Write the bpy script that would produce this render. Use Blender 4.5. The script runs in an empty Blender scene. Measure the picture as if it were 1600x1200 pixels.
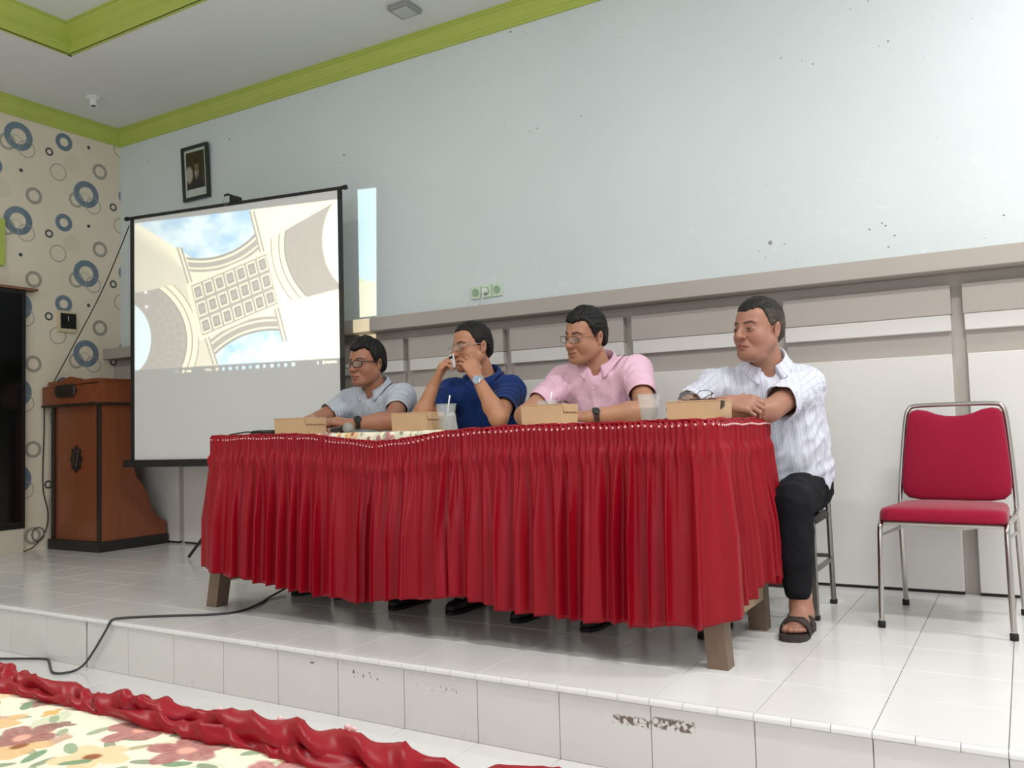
import bpy, bmesh, math, random
import numpy as np
from mathutils import Vector, Matrix
rnd = random.Random(7)
SC = bpy.context.scene
COL = SC.collection
R = math.radians

# ------------------------------------------------------------------ camera
def cam_axes(yaw, pitch, roll):
    cy, sy, cp, sp = math.cos(yaw), math.sin(yaw), math.cos(pitch), math.sin(pitch)
    f = Vector((-sy*cp, cy*cp, sp)); r = Vector((cy, sy, 0)); u = r.cross(f)
    cr, sr = math.cos(roll), math.sin(roll)
    return r*cr + u*sr, -r*sr + u*cr, f
cam = bpy.data.cameras.new('camera'); camo = bpy.data.objects.new('camera', cam); COL.objects.link(camo)
ax, ay, af = cam_axes(R(30.7602), R(3.1427), R(-1.5346))
M = Matrix.Identity(4)
for i in range(3):
    M[i][0] = ax[i]; M[i][1] = ay[i]; M[i][2] = -af[i]
M.translation = Vector((4.2738, -2.3739, 0.7836))
camo.matrix_world = M
cam.sensor_width = 36; cam.lens = 1342.54/1600*36; cam.clip_start = 0.02
SC.camera = camo
# ------------------------------------------------------------------ world, lights, exposure
wd = bpy.data.worlds.new('world'); SC.world = wd; wd.use_nodes = True
bg = wd.node_tree.nodes['Background']; bg.inputs[0].default_value = (0.98, 0.99, 1.0, 1); bg.inputs[1].default_value = 0.60
def area(name, loc, target, sx, sy, power, col=(1, 1, 1)):
    l = bpy.data.lights.new(name, 'AREA'); l.shape = 'RECTANGLE'; l.size = sx; l.size_y = sy; l.energy = power; l.color = col
    o = bpy.data.objects.new(name, l); COL.objects.link(o); o.location = loc
    o.rotation_euler = (Vector(target)-Vector(loc)).to_track_quat('-Z', 'Y').to_euler()
    return o
area('ceiling_lamp_light', (4.9, -0.75, 3.42), (4.9, -0.75, 0), 1.2, 0.25, 75, (1, 0.985, 0.96))
area('ceiling_lamp_light', (5.5, 1.15, 3.25), (5.5, 1.3, 0), 0.35, 0.35, 38, (0.97, 1, 1))
area('ceiling_lamp_light', (1.4, -1.6, 3.42), (1.4, -1.6, 0), 1.2, 0.25, 34, (1, 0.985, 0.96))
area('soft_fill_light', (4.6, -6.5, 1.9), (2.4, 1.5, 1.3), 3.4, 1.8, 60, (0.95, 0.98, 1))  # added soft fill from behind the camera; no window is known there
SC.view_settings.view_transform = 'Standard'
try: SC.view_settings.look = 'None'
except Exception: pass
SC.view_settings.gamma = 1; SC.view_settings.use_curve_mapping = False
SC.view_settings.exposure = 0.12
SC.cycles.max_bounces = 8; SC.cycles.diffuse_bounces = 4; SC.cycles.glossy_bounces = 4; SC.cycles.transmission_bounces = 8
SC.cycles.caustics_reflective = False; SC.cycles.caustics_refractive = False

# ------------------------------------------------------------------ node expressions
class X:
    """a float socket with arithmetic; builds Math nodes"""
    nt = None
    def __init__(s, v): s.v = v
    @staticmethod
    def w(v): return v if isinstance(v, X) else X(v)
    @staticmethod
    def m(op, *a, clamp=False):
        n = X.nt.nodes.new('ShaderNodeMath'); n.operation = op; n.use_clamp = clamp
        for i, q in enumerate(a):
            q = X.w(q)
            if isinstance(q.v, (int, float)): n.inputs[i].default_value = q.v
            else: X.nt.links.new(q.v, n.inputs[i])
        return X(n.outputs[0])
    def __add__(s, o): return X.m('ADD', s, o)
    __radd__ = __add__
    def __sub__(s, o): return X.m('SUBTRACT', s, o)
    def __rsub__(s, o): return X.m('SUBTRACT', o, s)
    def __mul__(s, o): return X.m('MULTIPLY', s, o)
    __rmul__ = __mul__
    def __truediv__(s, o): return X.m('DIVIDE', s, o)
    def __rtruediv__(s, o): return X.m('DIVIDE', o, s)
    def __neg__(s): return X.m('MULTIPLY', s, -1.0)
def xmin(a, b): return X.m('MINIMUM', a, b)
def xmax(a, b): return X.m('MAXIMUM', a, b)
def xabs(a): return X.m('ABSOLUTE', a)
def xsqrt(a): return X.m('SQRT', a)
def xfloor(a): return X.m('FLOOR', a)
def xfract(a): return X.m('FRACT', a)
def xmod(a, b): return X.m('FLOORED_MODULO', a, b)
def xsin(a): return X.m('SINE', a)
def xcos(a): return X.m('COSINE', a)
def xatan2(a, b): return X.m('ARCTAN2', a, b)
def xpp(a, s): return X.m('PINGPONG', a, s)
def step(x, e, w):
    """1 where x<e, soft width w"""
    return X.m('ADD', X.m('DIVIDE', X.m('SUBTRACT', e, x), w), 0.5, clamp=True)
def mixc(f, a, b):
    n = X.nt.nodes.new('ShaderNodeMix'); n.data_type = 'RGBA'
    f = X.w(f)
    if isinstance(f.v, (int, float)): n.inputs[0].default_value = f.v
    else: X.nt.links.new(f.v, n.inputs[0])
    for i, q in ((6, a), (7, b)):
        if isinstance(q, (tuple, list)): n.inputs[i].default_value = (*q[:3], 1)
        else: X.nt.links.new(q, n.inputs[i])
    return n.outputs[2]
def sep(sock):
    n = X.nt.nodes.new('ShaderNodeSeparateXYZ'); X.nt.links.new(sock, n.inputs[0])
    return X(n.outputs[0]), X(n.outputs[1]), X(n.outputs[2])
def comb(a, b, c):
    n = X.nt.nodes.new('ShaderNodeCombineXYZ')
    for i, q in enumerate((a, b, c)):
        q = X.w(q)
        if isinstance(q.v, (int, float)): n.inputs[i].default_value = q.v
        else: X.nt.links.new(q.v, n.inputs[i])
    return n.outputs[0]
def noise(vec, scale, detail=3, rough=0.55):
    n = X.nt.nodes.new('ShaderNodeTexNoise'); n.inputs['Scale'].default_value = scale; n.inputs['Detail'].default_value = detail
    n.inputs['Roughness'].default_value = rough
    if vec is not None: X.nt.links.new(vec, n.inputs['Vector'])
    return X(n.outputs[0])
def position():
    n = X.nt.nodes.new('ShaderNodeNewGeometry'); return n.outputs['Position']
def objcoord():
    n = X.nt.nodes.new('ShaderNodeTexCoord'); return n.outputs['Object']
def attr(name):
    n = X.nt.nodes.new('ShaderNodeAttribute'); n.attribute_name = name; return n

# ------------------------------------------------------------------ materials
def lin(c):
    return tuple(((v/255)/12.92 if v/255 <= 0.04045 else ((v/255+0.055)/1.055)**2.4) for v in c)
MATS = {}
def mat(name, col=(200, 200, 200), rough=0.5, metal=0.0, var=0.0, vscale=8, bump=0.0, bscale=60, spec=0.5, sheen=0.0, coat=0.0, trans=0.0, srgb=True):
    if name in MATS: return MATS[name]
    m = bpy.data.materials.new(name); m.use_nodes = True; MATS[name] = m
    nt = m.node_tree; X.nt = nt; b = nt.nodes['Principled BSDF']
    c = lin(col) if srgb else col
    b.inputs['Base Color'].default_value = (*c, 1); b.inputs['Roughness'].default_value = rough; b.inputs['Metallic'].default_value = metal
    b.inputs['Specular IOR Level'].default_value = spec
    if sheen: b.inputs['Sheen Weight'].default_value = sheen; b.inputs['Sheen Roughness'].default_value = 0.4
    if coat: b.inputs['Coat Weight'].default_value = coat; b.inputs['Coat Roughness'].default_value = 0.1
    if trans: b.inputs['Transmission Weight'].default_value = trans; b.inputs['IOR'].default_value = 1.3
    if var:
        f = noise(position(), vscale, 4)
        nt.links.new(mixc(f, tuple(v*(1-var) for v in c), tuple(min(1, v*(1+var)) for v in c)), b.inputs['Base Color'])
    if bump:
        f = noise(position(), bscale, 3); bp = nt.nodes.new('ShaderNodeBump'); bp.inputs['Strength'].default_value = bump; bp.inputs['Distance'].default_value = 0.004
        nt.links.new(f.v, bp.inputs['Height']); nt.links.new(bp.outputs[0], b.inputs['Normal'])
    return m
def custom(name, fn, rough=0.5, spec=0.5, **kw):
    """fn() returns a colour socket (and may set more)"""
    m = mat(name, (200, 200, 200), rough, spec=spec, **kw); X.nt = m.node_tree
    X.nt.links.new(fn(), m.node_tree.nodes['Principled BSDF'].inputs['Base Color'])
    return m

# ------------------------------------------------------------------ mesh helpers
def link(name, me, m, parent=None, pinv=None, smooth=False, kind=None):
    o = bpy.data.objects.new(name, me); COL.objects.link(o)
    if m is not None and not me.materials: me.materials.append(m)
    if smooth: me.shade_smooth()
    if parent is not None:
        o.parent = parent
        if pinv is not None: o.matrix_parent_inverse = pinv
    if kind: o['kind'] = kind
    return o
class MB:
    def __init__(s): s.v = []; s.f = []
    def add(s, v, f):
        o = len(s.v); s.v += [tuple(p) for p in v]; s.f += [tuple(i+o for i in q) for q in f]; return s
    def box(s, x0, x1, y0, y1, z0, z1, bev=0.0, rot=None):
        """box, optionally with chamfered edges, optionally passed through rot(Vector)"""
        b = min(bev, (x1-x0)/2.01, (y1-y0)/2.01, (z1-z0)/2.01)
        if b <= 0:
            v = [(x, y, z) for x in (x0, x1) for y in (y0, y1) for z in (z0, z1)]
            f = [(0, 1, 3, 2), (4, 6, 7, 5), (0, 4, 5, 1), (2, 3, 7, 6), (0, 2, 6, 4), (1, 5, 7, 3)]
        else:
            bm = bmesh.new(); bmesh.ops.create_cube(bm, size=1)
            for w in bm.verts: w.co = Vector(((x0+x1)/2+w.co.x*(x1-x0), (y0+y1)/2+w.co.y*(y1-y0), (z0+z1)/2+w.co.z*(z1-z0)))
            bmesh.ops.bevel(bm, geom=list(bm.edges), offset=b, segments=1 if b < 0.004 else 2, affect='EDGES', profile=0.6)
            bm.verts.ensure_lookup_table(); v = [tuple(w.co) for w in bm.verts]; f = [tuple(w.index for w in q.verts) for q in bm.faces]; bm.free()
        if rot: v = [tuple(rot(Vector(p))) for p in v]
        return s.add(v, f)
    def tube(s, pts, r, n=10, closed=False, caps=True, sx=1.0):
        pts = [Vector(p) for p in pts]; m = len(pts); rs = r if isinstance(r, (list, tuple)) else [r]*m
        t0 = (pts[1]-pts[0]).normalized(); up = Vector((0, 0, 1)) if abs(t0.z) < 0.9 else Vector((0, 1, 0))
        a = t0.cross(up).normalized(); v = []; f = []
        for i, p in enumerate(pts):
            if closed: t = pts[(i+1) % m]-pts[i-1]
            else: t = pts[min(i+1, m-1)]-pts[max(i-1, 0)]
            t.normalize(); a = (a-t*a.dot(t)).normalized(); b = t.cross(a)
            for k in range(n):
                w = 2*math.pi*k/n; v.append(p+a*(math.cos(w)*rs[i]*sx)+b*(math.sin(w)*rs[i]))
        for i in range(m if closed else m-1):
            j = (i+1) % m
            for k in range(n): f.append((i*n+k, i*n+(k+1) % n, j*n+(k+1) % n, j*n+k))
        if caps and not closed: f += [tuple(range(n))[::-1], tuple(range((m-1)*n, m*n))]
        return s.add(v, f)
    def lathe(s, prof, c=(0, 0, 0), n=24, axis=None, caps=False):
        """prof: list of (radius, height)"""
        c = Vector(c); q = Vector((0, 0, 1)).rotation_difference(Vector(axis)) if axis is not None else None
        v = []; f = []; m = len(prof)
        for r, h in prof:
            for k in range(n):
                w = 2*math.pi*k/n; p = Vector((r*math.cos(w), r*math.sin(w), h))
                if q: p = q @ p
                v.append(c+p)
        for i in range(m-1):
            for k in range(n): f.append((i*n+k, i*n+(k+1) % n, (i+1)*n+(k+1) % n, (i+1)*n+k))
        if caps: f += [tuple(range(n))[::-1], tuple(range((m-1)*n, m*n))]
        return s.add(v, f)
    def prism(s, poly, fn, a, b):
        """2-D polygon extruded between a and b; fn(p,q,t)->xyz"""
        n = len(poly); v = [fn(p, q, a) for p, q in poly]+[fn(p, q, b) for p, q in poly]
        f = [tuple(range(n))[::-1], tuple(range(n, 2*n))]+[(i, (i+1) % n, n+(i+1) % n, n+i) for i in range(n)]
        return s.add(v, f)
    def grid(s, P, closed_u=False):
        """P[i][j] points"""
        nu, nv = len(P), len(P[0]); v = [p for r in P for p in r]
        f = [(i*nv+j, ((i+1) % nu)*nv+j, ((i+1) % nu)*nv+j+1, i*nv+j+1) for i in range(nu if closed_u else nu-1) for j in range(nv-1)]
        return s.add(v, f)
    def mesh(s, name):
        me = bpy.data.meshes.new(name); me.from_pydata([tuple(p) for p in s.v], [], s.f)
        bm = bmesh.new(); bm.from_mesh(me); bmesh.ops.recalc_face_normals(bm, faces=bm.faces); bm.to_mesh(me); bm.free()
        return me
    def build(s, name, m, parent=None, pinv=None, smooth=False, kind=None):
        return link(name, s.mesh(name), m, parent, pinv, smooth, kind)
def tag(o, label, cat, group=None):
    o['label'] = label; o['category'] = cat
    if group: o['group'] = group
    return o
def thing(name, label, cat, loc=(0, 0, 0), group=None, rz=0.0):
    o = bpy.data.objects.new(name, None); COL.objects.link(o); o.location = loc; o.rotation_euler = (0, 0, rz); o.empty_display_size = 0.1
    return tag(o, label, cat, group)
def pinv(o): return Matrix.Translation(-Vector(o.location))
def structure(o): o['kind'] = 'structure'; return o
def smooth_by_angle(o, deg=35):
    o.data.shade_smooth()
    try: o.data.set_sharp_from_angle(angle=R(deg))
    except Exception: pass
    return o
def catmull(pts, n=8):
    P = [Vector(p) for p in pts]; out = []
    for i in range(len(P)-1):
        a, b, c, d = P[max(i-1, 0)], P[i], P[i+1], P[min(i+2, len(P)-1)]
        for k in range(n):
            t = k/n; out.append(0.5*((2*b)+(c-a)*t+(2*a-5*b+4*c-d)*t*t+(-a+3*b-3*c+d)*t**3))
    out.append(P[-1]); return out

# ================================================================== THE ROOM
XL, D, ZC, ZT = -2.0746, 2.0257, 3.2264, 3.35
XR = 8.4
T = 0.3
# --- wall materials
def wall_col():
    p = position(); x, y, z = sep(p)
    n1 = noise(p, 1.3, 5); n2 = noise(p, 14, 6, 0.65)
    c = mixc(n1, lin((208, 217, 218)), lin((221, 228, 229)))
    sc = step(n2, 0.36, 0.04)*step(z, 1.95, 0.6)
    return mixc(sc*0.35, c, lin((235, 238, 238)))
M_wall = custom('painted_wall', wall_col, rough=0.62, spec=0.3)
X.nt = M_wall.node_tree
_p = position(); _n = noise(_p, 9, 6, 0.7); _x, _y, _z = sep(_p)
_b = X.nt.nodes.new('ShaderNodeBump'); _b.inputs['Distance'].default_value = 0.006
X.nt.links.new((_n*(0.25+step(_z, 1.9, 0.9))).v, _b.inputs['Height']); _b.inputs['Strength'].default_value = 0.35
X.nt.links.new(_b.outputs[0], X.nt.nodes['Principled BSDF'].inputs['Normal'])
M_white = mat('panel_white_paint', (222, 219, 214), 0.55, var=0.04, vscale=2.2, spec=0.3, bump=0.12, bscale=25)
M_taupe = mat('taupe_paint', (184, 176, 168), 0.6, var=0.05, vscale=5, spec=0.3, bump=0.15, bscale=22)
M_taupe2 = mat('taupe_band_paint', (178, 170, 162), 0.6, var=0.04, vscale=5, spec=0.3)
M_lime = mat('lime_paint', (182, 196, 96), 0.5, var=0.07, vscale=9, spec=0.35, bump=0.15, bscale=40)
M_ceil = mat('ceiling_paint', (226, 228, 228), 0.7, var=0.03, vscale=1.2, spec=0.2)
def paper():
    p = position(); _, y, z = sep(p)
    # half-drop repeat: cell 0.54 wide, 0.638 tall
    W_, H_ = 0.54, 0.638
    stain = noise(p, 2.2, 5); grain = noise(p, 60, 3)
    c = mixc(stain, lin((222, 211, 188)), lin((234, 225, 206)))
    def ring(c, yc, zc, r0, r1, col, op=1.0):
        k = xfloor((y-(yc-W_/2))/W_)
        a = y-yc-k*W_; b = xmod(z+k*(H_/2)-zc+H_/2, H_)-H_/2
        d = xsqrt(a*a+b*b)
        mk = step(d, r1, 0.006)*(1.0-step(d, r0, 0.006)) if r0 > 0 else step(d, r1, 0.006)
        return mixc(mk*op, c, col)
    blue = mixc(noise(p, 7, 4), lin((92, 112, 128)), lin((132, 150, 160)))
    greyc = mixc(noise(p, 35, 4), lin((136, 136, 126)), lin((182, 178, 164)))
    c = ring(c, 1.33, 2.90, 0, 0.08, lin((228, 219, 200)), 0.6)
    c = ring(c, 1.60, 2.98, 0, 0.07, lin((212, 202, 182)), 0.5)
    c = ring(c, 1.10, 3.02, 0.042, 0.063, greyc, 0.85)
    c = ring(c, 1.183, 3.081, 0.059, 0.107, blue)
    c = ring(c, 1.243, 3.0, 0.058, 0.066, greyc, 0.9)
    c = ring(c, 1.165, 3.035, 0.045, 0.058, lin((160, 165, 160)), 0.35)
    c = ring(c, 1.537, 3.136, 0.034, 0.069, blue)
    c = ring(c, 1.419, 3.028, 0.018, 0.032, lin((64, 76, 84)))
    c = ring(c, 1.491, 2.886, 0.058, 0.067, greyc, 0.9)
    c = ring(c, 1.301, 2.657, 0.040, 0.064, greyc)
    c = ring(c, 1.203, 2.829, 0, 0.014, lin((60, 76, 86)))
    f = step(grain, 0.3, 0.1)
    return mixc(f*0.05, c, lin((190, 178, 155)))
M_paper = custom('ring_wallpaper', paper, rough=0.6, spec=0.25)
M_chip = mat('chipped_plaster', (150, 152, 150), 0.9)
M_dark_chip = mat('dark_chip', (104, 106, 106), 0.9)
# --- back wall
wb = structure(MB().box(XL-0.1, XR, D, D+0.12, -0.3, 3.7).build('wall_back', M_wall))
wl = structure(MB().box(XL-0.1, XL, -5.0, D, -0.3, 3.7).build('wall_left', M_paper))
# chips knocked out of the paint
CH = [(3.722, 2.82, 0.0058), (3.639, 2.805, 0.0047), (3.299, 2.643, 0.0049), (3.401, 2.603, 0.0048), (3.453, 2.574, 0.006), (3.802, 2.6, 0.0052), (3.762, 2.586, 0.0029), (3.954, 2.479, 0.0023), (3.99, 2.09, 0.0028), (3.776, 2.071, 0.0023), (3.195, 2.006, 0.0025), (3.725, 1.834, 0.0029), (3.63, 1.824, 0.0029), (3.734, 1.728, 0.0052), (3.75, 1.713, 0.0057), (3.677, 1.706, 0.0046), (3.786, 1.661, 0.0063), (3.757, 1.609, 0.0046), (3.206, 1.707, 0.0159), (3.278, 1.689, 0.0042), (3.147, 1.668, 0.0049), (3.179, 1.633, 0.0037), (3.331, 1.605, 0.003), (4.238, 1.689, 0.0075), (4.161, 1.596, 0.0027), (4.156, 2.615, 0.0027), (3.998, 2.659, 0.0022), (1.711, 3.203, 0.0073), (1.823, 3.164, 0.0036), (2.435, 2.979, 0.0051), (1.832, 3.024, 0.003), (1.699, 3.01, 0.0036), (1.708, 2.997, 0.0036), (1.446, 2.93, 0.005), (1.557, 2.915, 0.0043), (1.7, 2.809, 0.003), (0.659, 3.034, 0.004), (0.556, 3.013, 0.0034), (1.655, 2.65, 0.0049), (1.878, 2.573, 0.0071), (1.826, 2.567, 0.0042), (2.166, 2.586, 0.0046), (2.274, 2.574, 0.0028), (0.368, 2.699, 0.0096), (0.345, 2.653, 0.0068), (0.28, 3.2, 0.0042), (-1.712, 3.043, 0.0078), (-0.766, 3.038, 0.0072), (-0.137, 2.936, 0.0057), (-0.139, 2.806, 0.0057), (-0.263, 2.647, 0.0046)]
for i, (x, z, r) in enumerate(CH):
    n = 9; poly = []; r *= 0.7
    st = rnd.uniform(0.7, 1.5); an = rnd.uniform(0, 3.1)
    for k in range(n):
        w = 2*math.pi*k/n; q = r*rnd.uniform(0.6, 1.15)
        a, b = q*math.cos(w)*st, q*math.sin(w)
        poly.append((x+a*math.cos(an)-b*math.sin(an), z+a*math.sin(an)+b*math.cos(an)))
    MB().prism(poly, lambda p, q, t: (p, t, q), D-0.0009, D+0.001).build('paint_chip', M_dark_chip if r < 0.009 else M_chip, wb)
# --- ledge and wainscot
structure(MB().box(XL, XR, D-0.16, D, 1.447, 1.532, 0.004).build('trim_1', M_taupe2))
structure(MB().box(XL, XR, D-0.012, D, 0.0, 1.447).build('trim_2', M_taupe))
gaps = [XL-0.03, -1.28, -0.57, 0.16, 0.912, 1.66, 2.433, 3.245, 4.034, 4.82, 5.6, 6.38, 7.16, 7.94, XR+0.03]
M_dark = mat('gap_shade', (40, 37, 35), 0.8)
M_end = mat('panel_end_paint', (205, 196, 190), 0.6)
for a, b in zip(gaps[:-1], gaps[1:]):
    x0, x1 = a+0.023, b-0.023
    MB().box(x0, x1, D-0.062, D-0.01, 1.258, 1.393, 0.004).build('upper_strip', M_taupe, wb)
    MB().box(x0+0.004, x1-0.004, D-0.058, D-0.01, 1.183, 1.2575, 0.003).build('white_strip', M_white, wb)
    MB().box(x0+0.006, x1-0.006, D-0.03, D-0.01, 1.078, 1.183).build('lower_strip', M_taupe2, wb)
    MB().box(x0+0.008, x1-0.008, D-0.045, D-0.01, 0.014, 1.079, 0.003).build('wall_panel', M_white, wb)
    MB().box(x0+0.008, x1-0.008, D-0.036, D-0.01, 0.0, 0.014).build('shadow_strip', M_dark, wb)  # solid strip, shade at the panel foot put into its dark colour
# --- ceiling with a raised tray
TX, TY, ZU = -1.03, 0.93, 3.53
ce = structure(MB().box(XL-0.1, XR, TY, D+0.1, ZT, 3.72).build('ceiling', M_ceil))
MB().box(XL-0.1, TX, -5.0, TY, ZT, 3.72).build('ceiling_strip', M_ceil, ce)
MB().box(TX, XR, -5.0, TY, ZU, 3.72).build('tray_ceiling', M_ceil, ce)
def sweep(name, prof, path, kind_mat):
    """profile (out, z) swept along mitred path of ((x,y),(ox,oy))"""
    P = [[(x+ox*o, y+oy*o, z) for (o, z) in prof] for (x, y), (ox, oy) in path]
    return structure(MB().grid(P).build(name, kind_mat))
prof = [(0, ZC), (0.012, ZC), (0.014, ZC+0.014), (0.02, ZC+0.018), (0.022, ZC+0.034), (0.030, ZC+0.040), (0.040, ZC+0.065), (0.054, ZC+0.086), (0.058, ZC+0.098), (0.066, ZC+0.100), (0.068, ZC+0.112), (0.076, ZC+0.114), (0.076, ZT+0.005)]
sweep('trim_3', prof, [((XL, -5.0), (1, 0)), ((XL, D), (1, -1)), ((XR, D), (0, -1))], M_lime)
prof2 = [(0.002, ZT-0.004), (0.002, ZT+0.03), (0.006, ZT+0.034), (0.006, ZT+0.05), (0.010, ZT+0.056), (0.010, ZT+0.10), (0.012, ZT+0.108), (0.03, ZT+0.138), (0.052, ZT+0.158), (0.058, ZT+0.166), (0.072, ZT+0.168), (0.072, ZU+0.005)]
sweep('trim_4', prof2, [((TX, -5.0), (1, 0)), ((TX, TY), (1, -1)), ((XR, TY), (0, -1))], M_lime)
MB().box(TX-0.02, TX+0.002, -5.0, TY+0.02, ZT-0.004, ZT+0.002).build('tray_edge', M_lime, bpy.data.objects['trim_4'])
MB().box(TX-0.02, XR, TY-0.002, TY+0.02, ZT-0.004, ZT+0.002).build('tray_edge', M_lime, bpy.data.objects['trim_4'])

# --- floors: every tile is a piece
def tile_col():
    oi = X.nt.nodes.new('ShaderNodeObjectInfo'); r = X(oi.outputs['Random'])
    p = position(); n = noise(p, 3.0, 5); n2 = noise(p, 38, 4, 0.7)
    c = mixc(n, lin((224, 223, 221)), lin((236, 236, 235)))
    c = mixc(r*0.5, c, lin((226, 224, 221)))
    return mixc(step(n2, 0.27, 0.05)*0.25, c, lin((170, 166, 160)))
M_tile = custom('glazed_tile', tile_col, rough=0.16, spec=0.5)
def riser_col():
    p = position(); x, y, z = sep(p); n = noise(p, 5.0, 5); n2 = noise(p, 70, 3, 0.7); n3 = noise(p, 26, 2)
    c = mixc(n, lin((214, 211, 206)), lin((224, 222, 218)))
    def blot(x0, x1, z0, z1):
        return step(x0, x, 0.01)*step(x, x1, 0.01)*step(z0, z, 0.006)*step(z, z1, 0.006)
    b = xmax(xmax(blot(1.9, 2.02, -0.052, -0.035), blot(2.12, 2.32, -0.075, -0.05)), blot(2.45, 2.66, -0.078, -0.06))
    b2 = xmax(blot(3.18, 3.3, -0.085, -0.06), blot(3.305, 3.43, -0.082, -0.05))
    c = mixc(b*step(n2, 0.42, 0.03)*step(n3, 0.48, 0.06), c, lin((70, 68, 66)))
    c = mixc(b2*step(n2, 0.5, 0.03), c, lin((112, 98, 88)))
    return mixc(step(noise(p, 18, 4, 0.7), 0.3, 0.05)*0.3, c, lin((168, 160, 150)))
M_riser = custom('riser_tile', riser_col, rough=0.22, spec=0.5)
M_grout = mat('grout', (112, 106, 100), 0.9)
st = structure(MB().box(XL, XR, 0.004, D, -0.24, -0.004).build('stage_platform', M_grout))
def far_floor():
    x, y, z = sep(position()); gx = xabs(xfract(x*(1/T)+0.5)-0.5)*T; gy = xabs(xfract((y+0.004)*(1/T)+0.5)-0.5)*T
    return mixc(step(xmin(gx, gy), 0.0016, 0.0006), mixc(noise(position(), 3.0, 4), lin((224, 223, 221)), lin((236, 236, 235))), lin((112, 106, 100)))
fl = structure(MB().box(XL, XR, -7.0, 0.01, -0.4, -0.2235).build('floor', custom('far_floor_tiles', far_floor, rough=0.2)))
def tile_mesh(name, w, d, h, b, m):
    """flat tile with its top at z=0 and a small rounded arris"""
    mb = MB(); x, y = w/2, d/2
    v = [(sx*x, sy*y, -h) for sx, sy in ((-1, -1), (1, -1), (1, 1), (-1, 1))]
    v += [(sx*x, sy*y, -b) for sx, sy in ((-1, -1), (1, -1), (1, 1), (-1, 1))]
    v += [(sx*(x-b), sy*(y-b), 0) for sx, sy in ((-1, -1), (1, -1), (1, 1), (-1, 1))]
    f = [(8, 9, 10, 11)]+[(a+i, a+(i+1) % 4, a+4+(i+1) % 4, a+4+i) for a in (0, 4) for i in range(4)]
    me = mb.add(v, f).mesh(name); me.materials.append(m); return me
J = 0.0022
tm = tile_mesh('tile', T-J, T-J, 0.01, 0.0012, M_tile)
rows = [0.012+0.3035*k for k in range(7)]
tm2 = tile_mesh('tile', T-J, 0.3035-J, 0.01, 0.0012, M_tile)
tml = tile_mesh('tile', 0.027, 0.3035-J, 0.01, 0.0012, M_tile)
tmb = tile_mesh('tile', T-J, D-rows[-1]-0.3035*0-J if D-rows[-1] < 0.3 else 0.3, 0.01, 0.0012, M_tile)
for k in range(-7, 28):
    for j, y0 in enumerate(rows):
        last = y0+0.3035 > D
        o = link('tile', tmb if last else tm2, None, st)
        o.location = (k*T+T/2, (y0+D)/2 if last else y0+0.3035/2, rnd.uniform(-0.0003, 0.0002))
        o.rotation_euler = (rnd.uniform(-6e-4, 6e-4), rnd.uniform(-6e-4, 6e-4), 0)
# riser tiles
rh = 0.2035
rm = tile_mesh('riser_tile', T-J, rh-0.002, 0.01, 0.0012, M_riser)
rm_half = tile_mesh('riser_tile', T/2-J, rh-0.002, 0.01, 0.0012, M_riser)
for k in range(-7, 28):
    parts = [(k*T+T/2, rm)] if k != 2 else [(k*T+T/4+0.01, rm_half), (k*T+3*T/4, rm_half)]
    for xc, me in parts:
        o = link('riser_tile', me, None, st); o.location = (xc, -0.004, -0.0195-rh/2); o.rotation_euler = (R(90)+rnd.uniform(-5e-4, 5e-4), rnd.uniform(-5e-4, 5e-4)*0, 0)
# rounded nosing pieces, three to a tile
nm = MB()
npf = [(0.0105, 0.0), (-0.004, 0.0012), (-0.010, -0.001), (-0.0135, -0.006), (-0.0142, -0.012), (-0.0135, -0.0165), (0.0105, -0.0165)]
nm.prism(npf, lambda p, q, t: (t, p, q), -T/6+0.0008, T/6-0.0008)
nme = nm.mesh('nosing_tile'); nme.materials.append(M_tile)
for k in range(-21, 84):
    o = link('nosing_tile', nme, None, st); o.location = (k*T/3+T/6, 0, rnd.uniform(-0.0002, 0.0003))
# lower floor tiles in front of the stage
for k in range(-3, 24):
    for j in range(7):
        o = link('tile', tm, None, fl); o.location = (k*T+T/2, -0.004-T/2-j*T, -0.2205+rnd.uniform(-0.0003, 0.0002))
        o.rotation_euler = (rnd.uniform(-5e-4, 5e-4), rnd.uniform(-5e-4, 5e-4), 0)

# ================================================================== FITTINGS
M_black = mat('black_plastic', (22, 22, 23), 0.42)
M_blackm = mat('black_metal', (20, 20, 21), 0.35, spec=0.5)
M_chrome = mat('chrome_tube', (190, 186, 180), 0.22, metal=1.0)
M_steel = mat('brushed_steel', (150, 147, 142), 0.35, metal=1.0)
M_plastic_w = mat('white_plastic', (228, 230, 226), 0.4)
M_greenish = mat('pale_green_plastic', (205, 222, 200), 0.4)
# ceiling lamp holders
def lamp_holder(x, y, label):
    t = thing('lamp_holder', label, 'lamp holder', (x, y, ZT))
    MB().lathe([(0.0, 0), (0.05, 0), (0.052, -0.012), (0.034, -0.022), (0.0, -0.022)], n=20).build('base_plate', M_plastic_w, t, smooth=False)
    MB().lathe([(0.026, -0.022), (0.028, -0.06), (0.024, -0.066), (0.018, -0.066), (0.018, -0.04), (0.0, -0.04)], n=20).build('socket', M_plastic_w, t)
    MB().lathe([(0.0175, -0.0655), (0.0172, -0.042)], n=16).build('thread', M_steel, t)
lamp_holder(-1.562, 1.449, 'small white empty lamp holder on the ceiling near the wallpapered corner')
t = thing('ceiling_fixture', 'square grey ceiling light fitting at the top edge of the picture', 'light fixture', (1.19, 1.66, ZT))
MB().box(-0.075, 0.075, -0.075, 0.075, -0.03, 0, 0.006).build('housing', mat('grey_housing', (150, 152, 150), 0.5), t)
MB().box(-0.055, 0.055, -0.055, 0.055, -0.036, -0.028, 0.003).build('diffuser', mat('dull_diffuser', (190, 192, 190), 0.4), t)

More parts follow.
